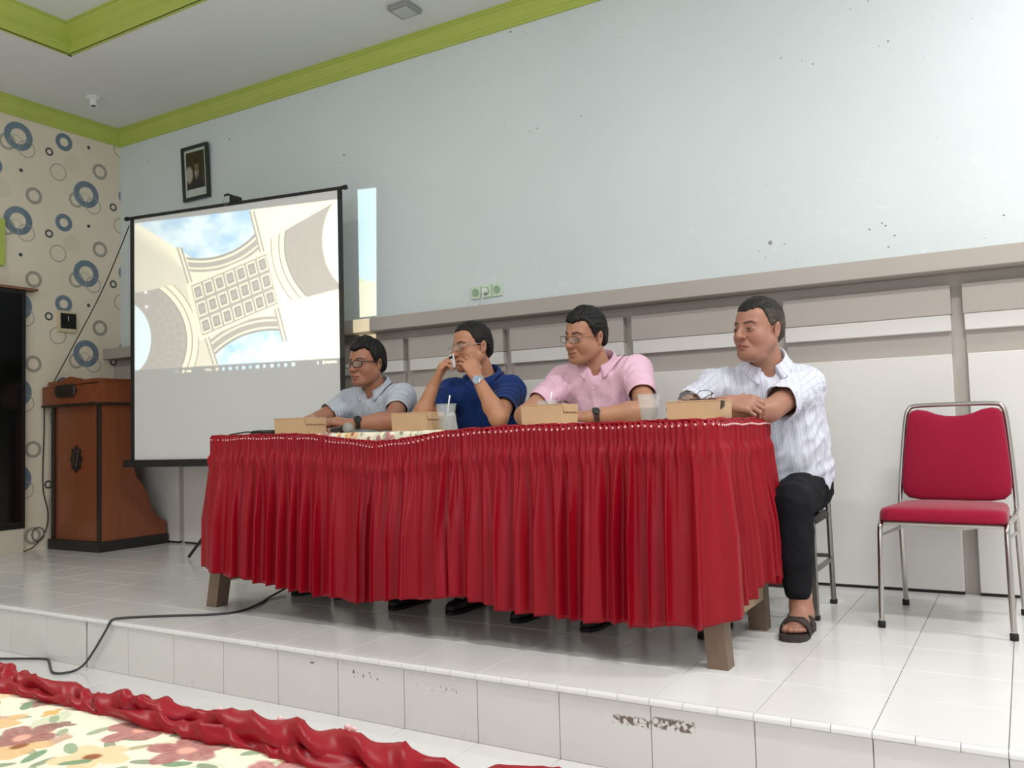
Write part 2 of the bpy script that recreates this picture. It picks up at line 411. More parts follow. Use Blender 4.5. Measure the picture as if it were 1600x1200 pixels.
# framed portrait on the back wall
t = thing('framed_portrait', 'dark framed portrait of a man in a suit hanging above the screen', 'picture', (-1.115, D-0.001, 2.64))
def tilt(y, z): return D-0.004-y-(z-2.63)*0.05
def slab(mb, x0, x1, z0, z1, y0, y1):
    v = [(x, tilt(y, z), z) for x in (x0, x1) for z in (z0, z1) for y in (y0, y1)]
    return mb.add(v, [(0, 1, 3, 2), (4, 6, 7, 5), (0, 4, 5, 1), (2, 3, 7, 6), (0, 2, 6, 4), (1, 5, 7, 3)])
fx0, fx1, fz0, fz1 = -1.262, -0.965, 2.628, 3.045
mb = MB(); fw = 0.024
slab(mb, fx0, fx1, fz0, fz0+fw, 0, 0.022); slab(mb, fx0, fx1, fz1-fw, fz1, 0, 0.022)
slab(mb, fx0, fx0+fw, fz0+fw, fz1-fw, 0, 0.022); slab(mb, fx1-fw, fx1, fz0+fw, fz1-fw, 0, 0.022)
mb.build('frame', mat('dark_green_frame', (38, 44, 40), 0.35), t, pinv(t))
slab(MB(), fx0+fw, fx1-fw, fz0+fw, fz1-fw, 0.002, 0.010).build('mount', mat('mount_card', (196, 204, 196), 0.5), t, pinv(t))
def portrait():
    x, y, z = sep(position())
    u = (x+1.113)/0.1; v = (z-2.865)/0.145
    n = noise(position(), 12, 3)
    c = mixc(n, lin((40, 34, 22)), lin((66, 56, 34)))
    c = mixc(step(xsqrt((u+0.75)*(u+0.75)+(v+0.25)*(v+0.25)), 0.42, 0.15), c, lin((170, 165, 150)))
    c = mixc(step(xabs(u-0.1)*0.75+v*0.9, -0.18, 0.06), c, lin((34, 36, 36)))
    c = mixc(step(xabs(u-0.12)*3.2-v*0.9, 0.95, 0.06)*step(v, -0.1, 0.05)*step(xabs(u-0.12)*2.6-v*0.0-0.62-v, 0.1, 0.1), c, lin((190, 188, 180)))
    c = mixc(step(xabs(u-0.14), 0.055, 0.03)*step(v, -0.18, 0.04), c, lin((30, 30, 34)))
    c = mixc(step(xsqrt((u-0.12)*(u-0.12)*5.0+(v-0.12)*(v-0.12)*2.6), 0.52, 0.08), c, lin((112, 102, 78)))
    return mixc(step(xsqrt((u-0.12)*(u-0.12)*4.5+(v-0.42)*(v-0.42)*8.0), 0.5, 0.08), c, lin((34, 30, 22)))
slab(MB(), -1.217, -1.012, 2.715, 3.0, 0.010, 0.012).build('photo_print', custom('portrait_print', portrait, rough=0.3), t, pinv(t))

# triple wall socket
t = thing('triple_socket', 'triple pale green wall socket with a white plug above the ledge', 'socket', (1.5, D, 1.63))
for i, x in enumerate((1.42, 1.497, 1.574)):
    z0 = 1.598+(x-1.42)*0.02
    p = MB().box(x-0.036, x+0.036, D-0.012, D, z0, z0+0.078, 0.004).build('face_plate', M_greenish, t, pinv(t))
    MB().lathe([(0.024, 0), (0.024, 0.003), (0.021, 0.004), (0.019, 0.0012), (0, 0.001)], (x, D-0.012, z0+0.039), 18, (0, -1, 0)).build('socket_well', mat('socket_green', (150, 178, 150), 0.45), p)
MB().lathe([(0.0, 0.034), (0.013, 0.034), (0.017, 0.02), (0.018, 0)], (1.497, D-0.013, 1.639), 14, (0, -1, 0)).build('plug', M_plastic_w, t, pinv(t))
MB().tube(catmull([(1.497, D-0.044, 1.634), (1.495, D-0.05, 1.60), (1.47, D-0.04, 1.565), (1.44, D-0.012, 1.545), (1.41, D-0.04, 1.534)]), 0.0035, 8).build('cord', M_plastic_w, t, pinv(t), smooth=True)

# small dark panel device on the wallpaper
t = thing('wall_device', 'small black glossy panel in a cream frame on the ring wallpaper', 'wall panel', (XL, 1.553, 1.64))
MB().box(XL, XL+0.022, 1.482, 1.628, 1.640, 1.806, 0.004).build('cream_frame', mat('cream_plastic', (214, 198, 164), 0.45), t, pinv(t))
MB().box(XL+0.012, XL+0.028, 1.498, 1.624, 1.668, 1.786, 0.003).build('black_panel', mat('gloss_black', (18, 20, 20), 0.08), t, pinv(t))
MB().box(XL+0.027, XL+0.030, 1.556, 1.560, 1.728, 1.765).build('indicator_strip', M_plastic_w, t, pinv(t))
# lime framed board and black cupboard cut off by the picture edge
t = thing('framed_board', 'lime green framed board on the wallpaper at the left picture edge', 'board', (XL, 0.75, 2.09))
mb = MB(); mb.box(XL, XL+0.03, 0.3, 1.075, 2.085, 2.43, 0.004); mb.build('frame', M_lime, t, pinv(t))
MB().box(XL+0.026, XL+0.034, 0.35, 1.03, 2.13, 2.385, 0.001).build('panel', M_plastic_w, t, pinv(t))
t = thing('black_cupboard', 'tall black cupboard with a thin brown top board at the left edge', 'cupboard', (XL+0.1, 0.7, 0.0))
mb = MB(); mb.box(XL+0.001, XL+0.07, 0.2, 1.206, 0.175, 1.916, 0.003); mb.build('body', mat('matt_black_wood', (17, 17, 18), 0.45), t, pinv(t))
MB().box(XL+0.068, XL+0.075, 0.26, 1.175, 0.225, 1.885, 0.002).build('door', mat('black_glass', (12, 12, 13), 0.12), t, pinv(t))
MB().box(XL+0.068, XL+0.074, 0.26, 1.175, 0.215, 0.222).build('bottom_rail', mat('dark_rail', (46, 46, 48), 0.3), t, pinv(t))
MB().box(XL+0.001, XL+0.085, 0.15, 1.29, 1.917, 1.936, 0.002).build('top_board', mat('brown_board', (132, 92, 66), 0.45, var=0.1, vscale=20), t, pinv(t))
MB().box(XL+0.001, XL+0.06, 0.2, 1.2, 0.0, 0.174, 0.002).build('plinth', mat('cream_plinth', (206, 198, 182), 0.6, var=0.05), t, pinv(t))

# thin cable hanging from the screen corner to the wallpaper and down
tag(MB().tube(catmull([(-1.10, 1.42, 2.31), (-1.52, 1.50, 1.92), (-1.86, 1.50, 1.55), (-2.05, 1.44, 1.24), (XL+0.012, 1.385, 1.12), (XL+0.010, 1.378, 0.86), (XL+0.008, 1.372, 0.47), (XL+0.009, 1.41, 0.27), (XL+0.01, 1.39, 0.13), (XL+0.02, 1.30, 0.03), (XL+0.06, 1.2, 0.006)], 10), 0.0042, 6).build('wall_cable', M_black, smooth=True),
    'thin black cable strung from the screen corner down the wallpaper', 'cable')
# loose grey cable coil by the lectern
tag(MB().tube(catmull([(XL+0.012, 1.335+0.045*math.cos(a), 0.115+0.05*math.sin(a)) for a in [i*0.5 for i in range(26)]], 3), 0.004, 6).build('cable_coil', mat('grey_cable', (110, 105, 98), 0.5), smooth=True),
    'coil of thin grey cable hanging low beside the lectern', 'cable')

# ------------------------------------------------------------------ lectern
def wood(name, c0, c1, rough=0.4, scale=(3, 3, 26), coat=0.0):
    def fn():
        p = objcoord(); mp = X.nt.nodes.new('ShaderNodeMapping'); X.nt.links.new(p, mp.inputs[0]); mp.inputs['Scale'].default_value = (26/scale[0]*3 if False else scale[2]/scale[0]*1.0, scale[2]/scale[1], 1.6)
        n = noise(mp.outputs[0], 3.0, 6, 0.6); return mixc(n, lin(c0), lin(c1))
    return custom(name, fn, rough=rough, coat=coat)
M_lect = wood('orange_wood', (116, 60, 34), (150, 82, 48), 0.38, coat=0.15)
M_lectd = mat('dark_stain', (44, 33, 27), 0.4, var=0.15, vscale=30)
lt = thing('lectern', 'orange brown wooden lectern with dark trim and carved ornaments by the screen', 'lectern', (-1.72, 1.68, 0))
LX0, LX1, LY0, LY1 = -2.02, -1.42, 1.40, 1.955
q = pinv(lt)
MB().box(LX0-0.012, LX1+0.012, LY0-0.012, LY1+0.01, 0, 0.075, 0.004).build('plinth', mat('lectern_plinth', (32, 30, 29), 0.45), lt, q)
prof_s = [(LY0+0.015, 0.075), (LY1, 0.075), (LY1, 0.16), (LY1-0.012, 0.175), (1.905, 0.19), (1.86, 0.225), (1.83, 0.28), (1.81, 0.34), (1.785, 0.41), (1.75, 0.46), (1.70, 0.52), (1.675, 0.60), (1.668, 0.7), (1.668, 1.06), (LY0+0.015, 1.06)]
MB().prism(prof_s, lambda p, z, t: (t, p, z), LX1-0.025, LX1).build('side_panel', M_lect, lt, q)
MB().prism(prof_s, lambda p, z, t: (t, p, z), LX0, LX0+0.025).build('side_panel', M_lect, lt, q)
MB().box(LX0+0.025, LX1-0.025, LY0+0.02, LY0+0.04, 0.075, 1.06).build('front_panel', M_lect, lt, q)
for x in (LX0+0.005, LX1-0.038):
    MB().box(x, x+0.038, LY0+0.003, LY0+0.022, 0.075, 1.06, 0.004).build('corner_post', M_lectd, lt, q)
hx0, hx1, hy0, hy1 = LX0-0.035, LX1+0.03, LY0-0.04, 1.74
MB().prism([(hy0, 1.06), (hy1, 1.06), (hy1, 1.235), (hy0, 1.205)], lambda p, z, t: (t, p, z), hx0, hx1).build('header', M_lect, lt, q)
MB().prism([(hx0, 1.195), (hx1, 1.215), ((hx0+hx1)/2+0.02, 1.268)], lambda p, z, t: (p, t, z), hy0-0.006, hy0+0.02).build('pediment', M_lect, lt, q)
MB().box(hx0-0.004, hx1+0.004, hy0-0.008, hy1+0.004, 1.052, 1.07, 0.003).build('header_moulding', M_lectd, lt, q)
MB().box(hx0+0.02, hx1-0.02, hy0+0.03, hy1, 1.2, 1.245, 0.004).build('reading_board', M_lect, lt, q)
def ornament(name, cx, cz, w, h, lob, y):
    poly = []
    for k in range(40):
        a = 2*math.pi*k/40; r = 1+0.12*math.cos(lob*a)
        poly.append((cx+w*r*math.cos(a), cz+h*r*math.sin(a)))
    o = MB().prism(poly, lambda p, z, t: (p, t, z), y-0.012, y+0.004).build(name, M_lectd, lt, q)
    for i in range(5):
        MB().lathe([(0, 0.012), (0.35*w, 0.009), (0.42*w, 0)], (cx+(i-2)*0.3*w*(1 if w > h else 0.3), y-0.012, cz+(i-2)*0.28*h*(0 if w > h else 1)), 10, (0, -1, 0)).build('carved_leaf', M_lectd, o)
ornament('carved_medallion', -1.715, 0.665, 0.062, 0.088, 8, LY0+0.02)
ornament('carved_crest', -1.75, 1.165, 0.125, 0.036, 6, hy0)

# ------------------------------------------------------------------ projection screen
A0 = Vector((-1.1, 1.4, 0)); A1 = Vector((0.67, 1.68, 0)); SU = (A1-A0).normalized(); SN = Vector((SU.y, -SU.x, 0))
def sp(s_, z, n=0.0): p = A0+SU*s_+SN*n; return Vector((p.x, p.y, z))
M_screen = mat('matt_white_screen', (222, 222, 219), 0.85, spec=0.1, var=0.01)
ps = thing('projection_screen', 'tripod projection screen showing a vaulted ceiling picture', 'screen', sp(0.9, 0, -0.06))
q = pinv(ps)
def sbox(mb, s0, s1, z0, z1, n0, n1, bev=0.0):
    return mb.box(s0, s1, n0, n1, z0, z1, bev, rot=lambda v: sp(v.x, v.z, v.y))
sbox(MB(), 0.066, 1.742, 0.655, 2.335, -0.0012, 0.0).build('screen_fabric', M_screen, ps, q)
sbox(MB(), 0.030, 0.066, 0.655, 2.345, -0.0014, 0.0004).build('side_border', M_blackm, ps, q)
sbox(MB(), 1.742, 1.778, 0.655, 2.345, -0.0014, 0.0004).build('side_border', M_blackm, ps, q)
MB().tube([sp(0.0, 2.352), sp(1.80, 2.342)], 0.011, 10).build('top_bar', M_blackm, ps, q)
for s_, z in ((0.0, 2.352), (1.80, 2.342)):
    MB().tube([sp(s_-0.012, z), sp(s_+0.012, z)], 0.015, 10).build('end_cap', M_black, ps, q)
sbox(MB(), -0.02, 1.82, 0.605, 0.655, -0.025, 0.02, 0.008).build('case', M_blackm, ps, q)
MB().tube([sp(0.9, 0.08, -0.05), sp(0.9, 1.2, -0.05)], 0.014, 10).build('lower_pole', M_blackm, ps, q)
MB().tube([sp(0.9, 1.1, -0.05), sp(0.9, 2.40, -0.05)], 0.010, 10).build('upper_pole', M_blackm, ps, q)
hk = sbox(MB(), 0.90, 0.955, 2.358, 2.398, -0.06, 0.005, 0.006).build('hanger_block', M_black, ps, q)
MB().tube([sp(0.93, 2.395, -0.05), sp(0.885, 2.415, 0.0), sp(0.865, 2.405, 0.012)], 0.008, 8).build('hanger_arm', M_black, hk)
MB().tube(catmull([sp(0.872, 2.405, 0.012), sp(0.862, 2.36, 0.014), sp(0.88, 2.335, 0.013), sp(0.895, 2.36, 0.012)]), 0.0022, 6).build('wire_hook', M_steel, hk, smooth=True)
cl = sp(0.9, 0, -0.05)
for a in (208, 328, 88):
    d = Vector((math.cos(R(a)), math.sin(R(a)), 0))
    MB().tube([cl+Vector((0, 0, 0.40))+d*0.02, cl+d*0.17+Vector((0, 0, 0.22)), cl+d*0.33+Vector((0, 0, 0.012))], 0.010, 8).build('leg', M_blackm, ps, q)

# ------------------------------------------------------------------ projector light (stands off to the left of the camera)
PP = (2.3, -1.6, 0.68)
pl = bpy.data.lights.new('projector_beam', 'SPOT'); pl.energy = 1.0; pl.shadow_soft_size = 0.004; pl.spot_size = R(38); pl.spot_blend = 0.0; pl.use_nodes = True
po = bpy.data.objects.new('projector_beam', pl); COL.objects.link(po); po.location = PP
PQ = (Vector((-0.12, 1.58, 1.76))-Vector(PP)).to_track_quat('-Z', 'Y').to_matrix(); po.rotation_euler = PQ.to_euler()
X.nt = pl.node_tree
em = X.nt.nodes['Emission']
tc = X.nt.nodes.new('ShaderNodeTexCoord'); lx_, ly_, lz0 = sep(tc.outputs['Normal'])
dx_, dy_, dz_ = [PQ[i][0]*lx_+PQ[i][1]*ly_+PQ[i][2]*lz0 for i in range(3)]
KS = ((0.65786805, 0.77445026, -0.0014498), (-0.24004541, 0.50354046, -1.0), (-0.00014799, 0.00033609, 0.00001386))   # keystone: beam direction -> picture units
hw = KS[2][0]*dx_+KS[2][1]*dy_+KS[2][2]*dz_
px = (KS[0][0]*dx_+KS[0][1]*dy_+KS[0][2]*dz_)/hw
py = (KS[1][0]*dx_+KS[1][1]*dy_+KS[1][2]*dz_)/hw
fwd = step(-dy_, -0.1, 0.01)
pv = comb(px*0.01, py*0.01, 0.0)
def ell(cx, cy, rx, ry):
    a = (px-cx)*(1/rx); b = (py-cy)*(1/ry); return xsqrt(a*a+b*b)
def side(x0, y0, x1, y1):
    """signed distance, positive on the right hand of the direction (y down)"""
    L_ = math.hypot(x1-x0, y1-y0); nx, ny = -(y1-y0)/L_, (x1-x0)/L_
    return (px-x0)*nx+(py-y0)*ny
CREAM, STONE, DKST, SKYC, SKYB = (1.0, 0.88, 0.52), (0.16, 0.125, 0.085), (0.07, 0.05, 0.035), (0.72, 0.93, 1.0), (0.16, 0.50, 0.80)
nz = noise(pv, 0.9, 4); nz2 = noise(pv, 5.0, 3)
sky = mixc(step(nz, 0.5, 0.25), SKYC, SKYB)
cream = mixc(nz, (1.0, 0.95, 0.70), CREAM)
stone = mixc(nz2, STONE, (0.26, 0.21, 0.15))
c = cream
# left-hand masonry, darker and streaked
c = mixc(step(side(130, 470, 330, 600), 0.0, 20)*0.0+step(-side(160, 455, 345, 700), 0, 8)*step(-side(95, 560, 345, 720), 60, 60)*0.45, c, stone)
# top arch
rt = ell(395, 260, 350, 350)
intop = step(-side(300, 560, 372, 725), 0, 5)*0.0+1.0
topz = step(side(640, 390, 720, 640), 0, 4)*step(py, 760, 40)
def in_between(l0, l1):
    return step(l0, 0, 4)*step(l1, 0, 4)
LL = side(372, 740, 300, 555)       # left pier line going up
RR = side(640, 385, 745, 830)       # right pier line going down
def bands(c, r, w0, lst):
    for (a, b, col) in lst:
        mk = step(-r, -a, 0.008)*step(r, b, 0.008)*w0
        c = mixc(mk, c, col)
    return c
between = step(-LL, 0, 4)*step(-RR, 0, 4)
upper = step(side(372, 740, 700, 600), 0, 4)
leftsky = step(-side(60, 420, 320, 570), 0, 6)
tz = between*step(-side(745, 600, 372, 740), 30, 4)
c = mixc(step(rt, 1.0, 0.008)*step(-RR, 0, 4)*step(side(110, 450, 330, 590), 0, 8)*step(py, 660, 10), c, sky)
tzone = step(-RR, 0, 4)*step(-side(420, 960, 330, 590), 0, 4)*step(py, 770, 10)
c = bands(c, rt, tzone, [(1.0, 1.035, DKST), (1.035, 1.06, CREAM), (1.06, 1.13, stone), (1.13, 1.15, CREAM), (1.15, 1.19, stone), (1.19, 1.27, CREAM)])
# bottom arch
rb = ell(740, 1330, 380, 380)
bzone = step(-side(745, 840, 795, 1010), 0, 4)*step(-side(480, 1120, 400, 800), 0, 4)*step(-py, -840, 10)
c = mixc(step(rb, 1.0, 0.008)*step(-side(745, 840, 880, 1120), 0, 60)*step(-side(480, 1120, 430, 960), 0, 4), c, sky)
c = bands(c, rb, bzone, [(1.0, 1.03, DKST), (1.03, 1.05, CREAM), (1.05, 1.12, stone), (1.12, 1.14, CREAM), (1.14, 1.18, stone), (1.18, 1.24, CREAM)])
# right arch
rr = ell(1130, 545, 330, 330); rs = ell(1130, 525, 145, 215)
rz = step(-side(760, 470, 1040, 330), 0, 5)*step(side(870, 800, 1060, 745), 0, 5)
rz = step(side(1040, 330, 760, 500), 0, 5)*step(side(870, 850, 1060, 745), 0, 5) if False else step(-(py-(500-(px-760)*0.57)), 0, 6)*step(py-(800-(px-870)*0.25), 0, 6)
c = bands(c, rr, rz*step(-RR, 0, 4)*0.0+rz, [(1.0, 1.03, DKST), (1.03, 1.09, CREAM), (1.09, 1.11, DKST), (1.11, 1.2, CREAM), (1.2, 1.22, stone)])
ringl = xfract(rr*18.0); 
stone_r = mixc(step(ringl, 0.25, 0.1)*0.35, stone, DKST)
c = mixc(step(rr, 1.0, 0.008)*rz, c, stone_r)
c = mixc(step(rs, 1.1, 0.01)*rz*step(-rs, -1.04, 0.01), c, CREAM)
c = mixc(step(rs, 1.04, 0.01), c, mixc(step(py, 560, 200)*0.5, SKYC, (0.62, 0.92, 0.9)))
# left arch
rl = ell(40, 1000, 290, 290); rl2 = ell(40, 990, 128, 175)
lz_ = step(-(py-(770-(px-110)*0.2)), 0, 6)
c = bands(c, rl, lz_, [(1.0, 1.03, DKST), (1.03, 1.1, CREAM), (1.1, 1.12, DKST), (1.12, 1.2, CREAM), (1.2, 1.22, stone)])
cell = xmax(step(xfract(rl*9.0), 0.2, 0.08), step(xfract(xatan2(py-1000, px-40)*7.0), 0.2, 0.08))
c = mixc(step(rl, 1.0, 0.008)*lz_, c, mixc(cell*0.5, stone, DKST))
c = mixc(step(rl2, 1.0, 0.012), c, SKYC)
# piers
for (x0, y0, x1, y1) in ((300, 560, 470, 1110), (640, 390, 795, 1000)):
    d_ = xabs(side(x0, y0, x1, y1)); al = step(-py, -y0, 4)*step(py, y1, 4)
    c = mixc(step(d_, 13, 3)*al, c, stone); c = mixc(step(d_, 4, 2)*al, c, CREAM)
# coffered centre panel: seven by three
pa = (px-558)*(0.92/1.0)+(py-782)*(-0.39); pb = (px-558)*0.36+(py-782)*0.93
pa = (px-558.0)/330.0*1.0; u_ = ((px-558)*0.00258+(py-782)*(-0.00060)); v_ = ((py-782)*0.00775+(px-558)*0.0033)
inp = step(xabs(u_), 0.50, 0.012)*step(xabs(v_), 1.0, 0.02)
c = mixc(step(xabs(u_), 0.55, 0.012)*step(xabs(v_), 1.12, 0.02), c, CREAM)
fu = xabs(xfract(u_*7.0+0.5)-0.5)*2.0; fv = xabs(xfract(v_*1.5+0.5)-0.5)*2.0
fm = xmax(1.0-fu if False else fu, fv)
c = mixc(inp, c, stone)
c = mixc(inp*step(fm, 0.80, 0.05), c, CREAM)
c = mixc(inp*step(fm, 0.62, 0.05), c, DKST)
c = mixc(inp*step(fm, 0.38, 0.06), c, stone)
# desktop icons and task bar
for (ix, iy) in ((143, 770), (147, 838), (100, 470), (110, 1062)):
    c = mixc(step(xmax(xabs(px-ix), xabs(py-iy)), 7, 2)*0.8, c, (1, 1, 1))
bar = py-(1140-(px-90)*0.062)
lit = step(bar, -4, 5)
icons = None
for ix, ww in ((290, 8), (320, 5), (345, 13), (437, 16), (477, 7), (508, 6), (539, 8), (571, 6), (602, 8), (634, 6), (667, 9), (699, 6), (735, 8), (766, 5), (799, 7), (835, 8), (950, 3), (977, 5), (998, 12), (1025, 14)):
    b_ = step(xabs(px-ix), ww, 3)*step(xabs(py-(1143-(ix-290)*0.064)), 8 if ww < 12 else 5, 3)
    icons = b_ if icons is None else xmax(icons, b_)
frame_ = step(-px, -92, 3)*step(px, 1154, 3)*step(-(py-(447-(px-90)*0.118)), 0, 4)
vis = xmax(lit, icons*0.8)*frame_*fwd
out = mixc(vis, (0, 0, 0), c)
X.nt.links.new(out, em.inputs['Color']); em.inputs['Strength'].default_value = 820.0

# ================================================================== TABLES AND CLOTH
M_leg = wood('table_leg_wood', (104, 84, 68), (134, 112, 94), 0.5)
M_plank = wood('raw_plank', (168, 140, 110), (196, 172, 142), 0.6)
TZ = 0.79
tb = thing('long_table', 'long wooden table hidden under a red skirt on the stage', 'table', (2.2, 0.7, 0))
q = pinv(tb)
MB().box(1.05, 3.375, 0.345, 1.05, TZ-0.03, TZ, 0.004).build('tabletop', M_plank, tb, q)
for (x, y) in ((0.957, 0.425), (3.385, 0.40), (3.355, 0.99), (0.99, 0.98), (2.18, 0.98)):
    xx = min(max(x, 1.10), 3.33)
    mb = MB(); w = 0.034
    v = [(x-w, y-w, 0), (x+w, y-w, 0), (x+w, y+w, 0), (x-w, y+w, 0)]; w2 = 0.036
    v += [(xx-w2, y-w2, TZ-0.03), (xx+w2, y-w2, TZ-0.03), (xx+w2, y+w2, TZ-0.03), (xx-w2, y+w2, TZ-0.03)]
    mb.add(v, [(3, 2, 1, 0), (4, 5, 6, 7), (0, 1, 5, 4), (1, 2, 6, 5), (2, 3, 7, 6), (3, 0, 4, 7)]).build('leg', M_leg, tb, q)
MB().box(3.352, 3.382, 0.43, 0.96, 0.115, 0.19, 0.003).build('stretcher', M_plank, tb, q)
MB().box(0.98, 1.01, 0.44, 0.95, 0.115, 0.19, 0.003).build('stretcher', M_plank, tb, q)
MB().box(1.08, 3.34, 0.37, 0.395, TZ-0.12, TZ-0.03).build('apron', M_plank, tb, q)
MB().box(1.08, 3.34, 1.0, 1.025, TZ-0.12, TZ-0.03).build('apron', M_plank, tb, q)

# floral cloth: flowers and leaves scattered by cells
def floral(scale=1.0, mul=1.0):
    def fn():
        p = position(); x, y, z = sep(p)
        base = mixc(noise(p, 9*scale, 3), lin((232, 222, 194)), lin((243, 236, 214)))
        yy = y-z*1.0
        def layer(c, cells, off, size, petals, cols, dens, ecc=1.0, inner=None, soft=0.05):
            vor = X.nt.nodes.new('ShaderNodeTexVoronoi'); vor.voronoi_dimensions = '2D'; vor.inputs['Scale'].default_value = cells; vor.inputs['Randomness'].default_value = 0.85
            X.nt.links.new(comb(x+off, yy+off*1.7, 0.0), vor.inputs['Vector'])
            cx, cy, _ = sep(vor.outputs['Position']); r1, r2, r3 = sep(vor.outputs['Color'])
            a = (x+off)*1.0-cx; b = (yy+off*1.7)-cy
            th = r2*6.283; ca = xcos(th); sa = xsin(th)
            u = (a*ca+b*sa)*ecc; v = b*ca-a*sa
            d = xsqrt(u*u+v*v)*cells; an = xatan2(v, u)
            wob = noise(p, 60*scale, 2)*0.16
            rad = (xabs(xcos(an*(petals/2.0)+r3*3.0))*0.42+0.58)*size+wob-0.08 if petals else size+wob-0.08
            mk = step(d, rad, soft)*step(r1, dens, 0.01)
            col = cols[0]
            for i in range(1, len(cols)): col = mixc(step(r3, i/len(cols), 0.01), cols[i], col)
            shade = noise(comb(d*3.0, an*2.5, r1*9.0), 2.2, 3)
            col2 = mixc(shade*0.4, col, lin((238, 224, 190)))
            c = mixc(mk*0.93, c, col2)
            if inner: c = mixc(step(d, size*0.22, 0.05)*step(r1, dens, 0.01), c, inner)
            return c
        pale = [lin((196, 206, 178)), lin((226, 206, 176)), lin((206, 212, 190))]
        c = layer(base, 17*scale, 0.31, 0.40, 0, pale, 0.8, 1.6)
        c = layer(c, 30*scale, 1.71, 0.36, 0, [lin((128, 152, 118)), lin((92, 124, 98)), lin((158, 148, 110)), lin((176, 190, 160))], 0.75, 2.6)
        c = layer(c, 13*scale, 2.13, 0.46, 5, [lin((216, 170, 110)), lin((232, 196, 150)), lin((226, 180, 128))], 0.55, 1.1, lin((150, 96, 60)))
        c = layer(c, 25*scale, 5.3, 0.34, 0, [lin((30, 120, 80)), lin((112, 148, 116)), lin((84, 120, 92))], 0.45, 2.4)
        c = layer(c, 11*scale, 3.37, 0.44, 5, [lin((150, 44, 74)), lin((134, 32, 62)), lin((168, 62, 92))], 0.52, 1.25, lin((232, 170, 150)))
        c = layer(c, 24*scale, 4.4, 0.34, 4, [lin((110, 34, 52)), lin((214, 160, 44)), lin((190, 150, 130))], 0.3, 1.5)
        return c
    return fn
M_floral = custom('floral_cloth', floral(1.0), rough=0.75, spec=0.2)
def cloth(name, x0, x1, y0, y1, z, drop_front, drop_side, label, seed, m, zfront=-1):
    """cloth laid on a table top, hanging over its edges"""
    r = random.Random(seed); P = []; t_ = 0.004
    xs = np.linspace(x0, x1, 90); prof_ = [(y0-0.006, -drop_front), (y0-0.007, -drop_front*0.5), (y0-0.006, -0.006), (y0-0.002, 0.001), (y0+0.01, t_)]+[(y, t_) for y in np.linspace(y0+0.05, y1-0.03, 10)]+[(y1, t_), (y1+0.006, -0.006), (y1+0.006, -drop_front)]
    for i, x in enumerate(xs):
        row = []
        for (y, dz) in prof_:
            w = 0.0015*math.sin(x*31+y*17)+0.001*math.sin(x*77) if dz > 0 else 0.004*math.sin(x*40)*min(1, -dz*20)
            row.append((x, y-(abs(w) if dz < 0 and y < y0+0.01 else (-abs(w) if dz < 0 else 0)), z+dz+(w*0.6 if dz > 0 else 0)))
        P.append(row)
    o = MB().grid(P).build(name, m, smooth=True)
    so = o.modifiers.new('thickness', 'SOLIDIFY'); so.thickness = 0.0015; so.offset = 1
    return tag(o, label, 'tablecloth')
cloth('floral_tablecloth', 1.047, 3.378, 0.342, 1.055, TZ, 0.075, 0.05, 'cream floral cloth lying on the long stage table above the red skirt', 3, M_floral)

# ---- gathered red satin skirts
def satin():
    m = mat('red_satin', (128, 4, 26), 0.40, spec=0.3, sheen=0.02)
    X.nt = m.node_tree; p = position(); n = noise(p, 3.0, 4)
    b = m.node_tree.nodes['Principled BSDF']
    X.nt.links.new(mixc(n, lin((134, 0, 20)), lin((152, 2, 26))), b.inputs['Base Color'])
    n2 = noise(p, 260, 2); bp = X.nt.nodes.new('ShaderNodeBump'); bp.inputs['Strength'].default_value = 0.12; bp.inputs['Distance'].default_value = 0.001
    X.nt.links.new(n2.v, bp.inputs['Height']); X.nt.links.new(bp.outputs[0], b.inputs['Normal'])
    return m
M_satin = satin()
M_bead = mat('pink_bead', (236, 190, 190), 0.25)
def fnoise(seed):
    rs = np.random.RandomState(seed); tb_ = rs.rand(4096)*2-1
    def f(x):
        x = np.asarray(x, float); i = np.floor(x).astype(int); t_ = x-i; t_ = t_*t_*(3-2*t_)
        return tb_[i % 4096]*(1-t_)+tb_[(i+1) % 4096]*t_
    return f
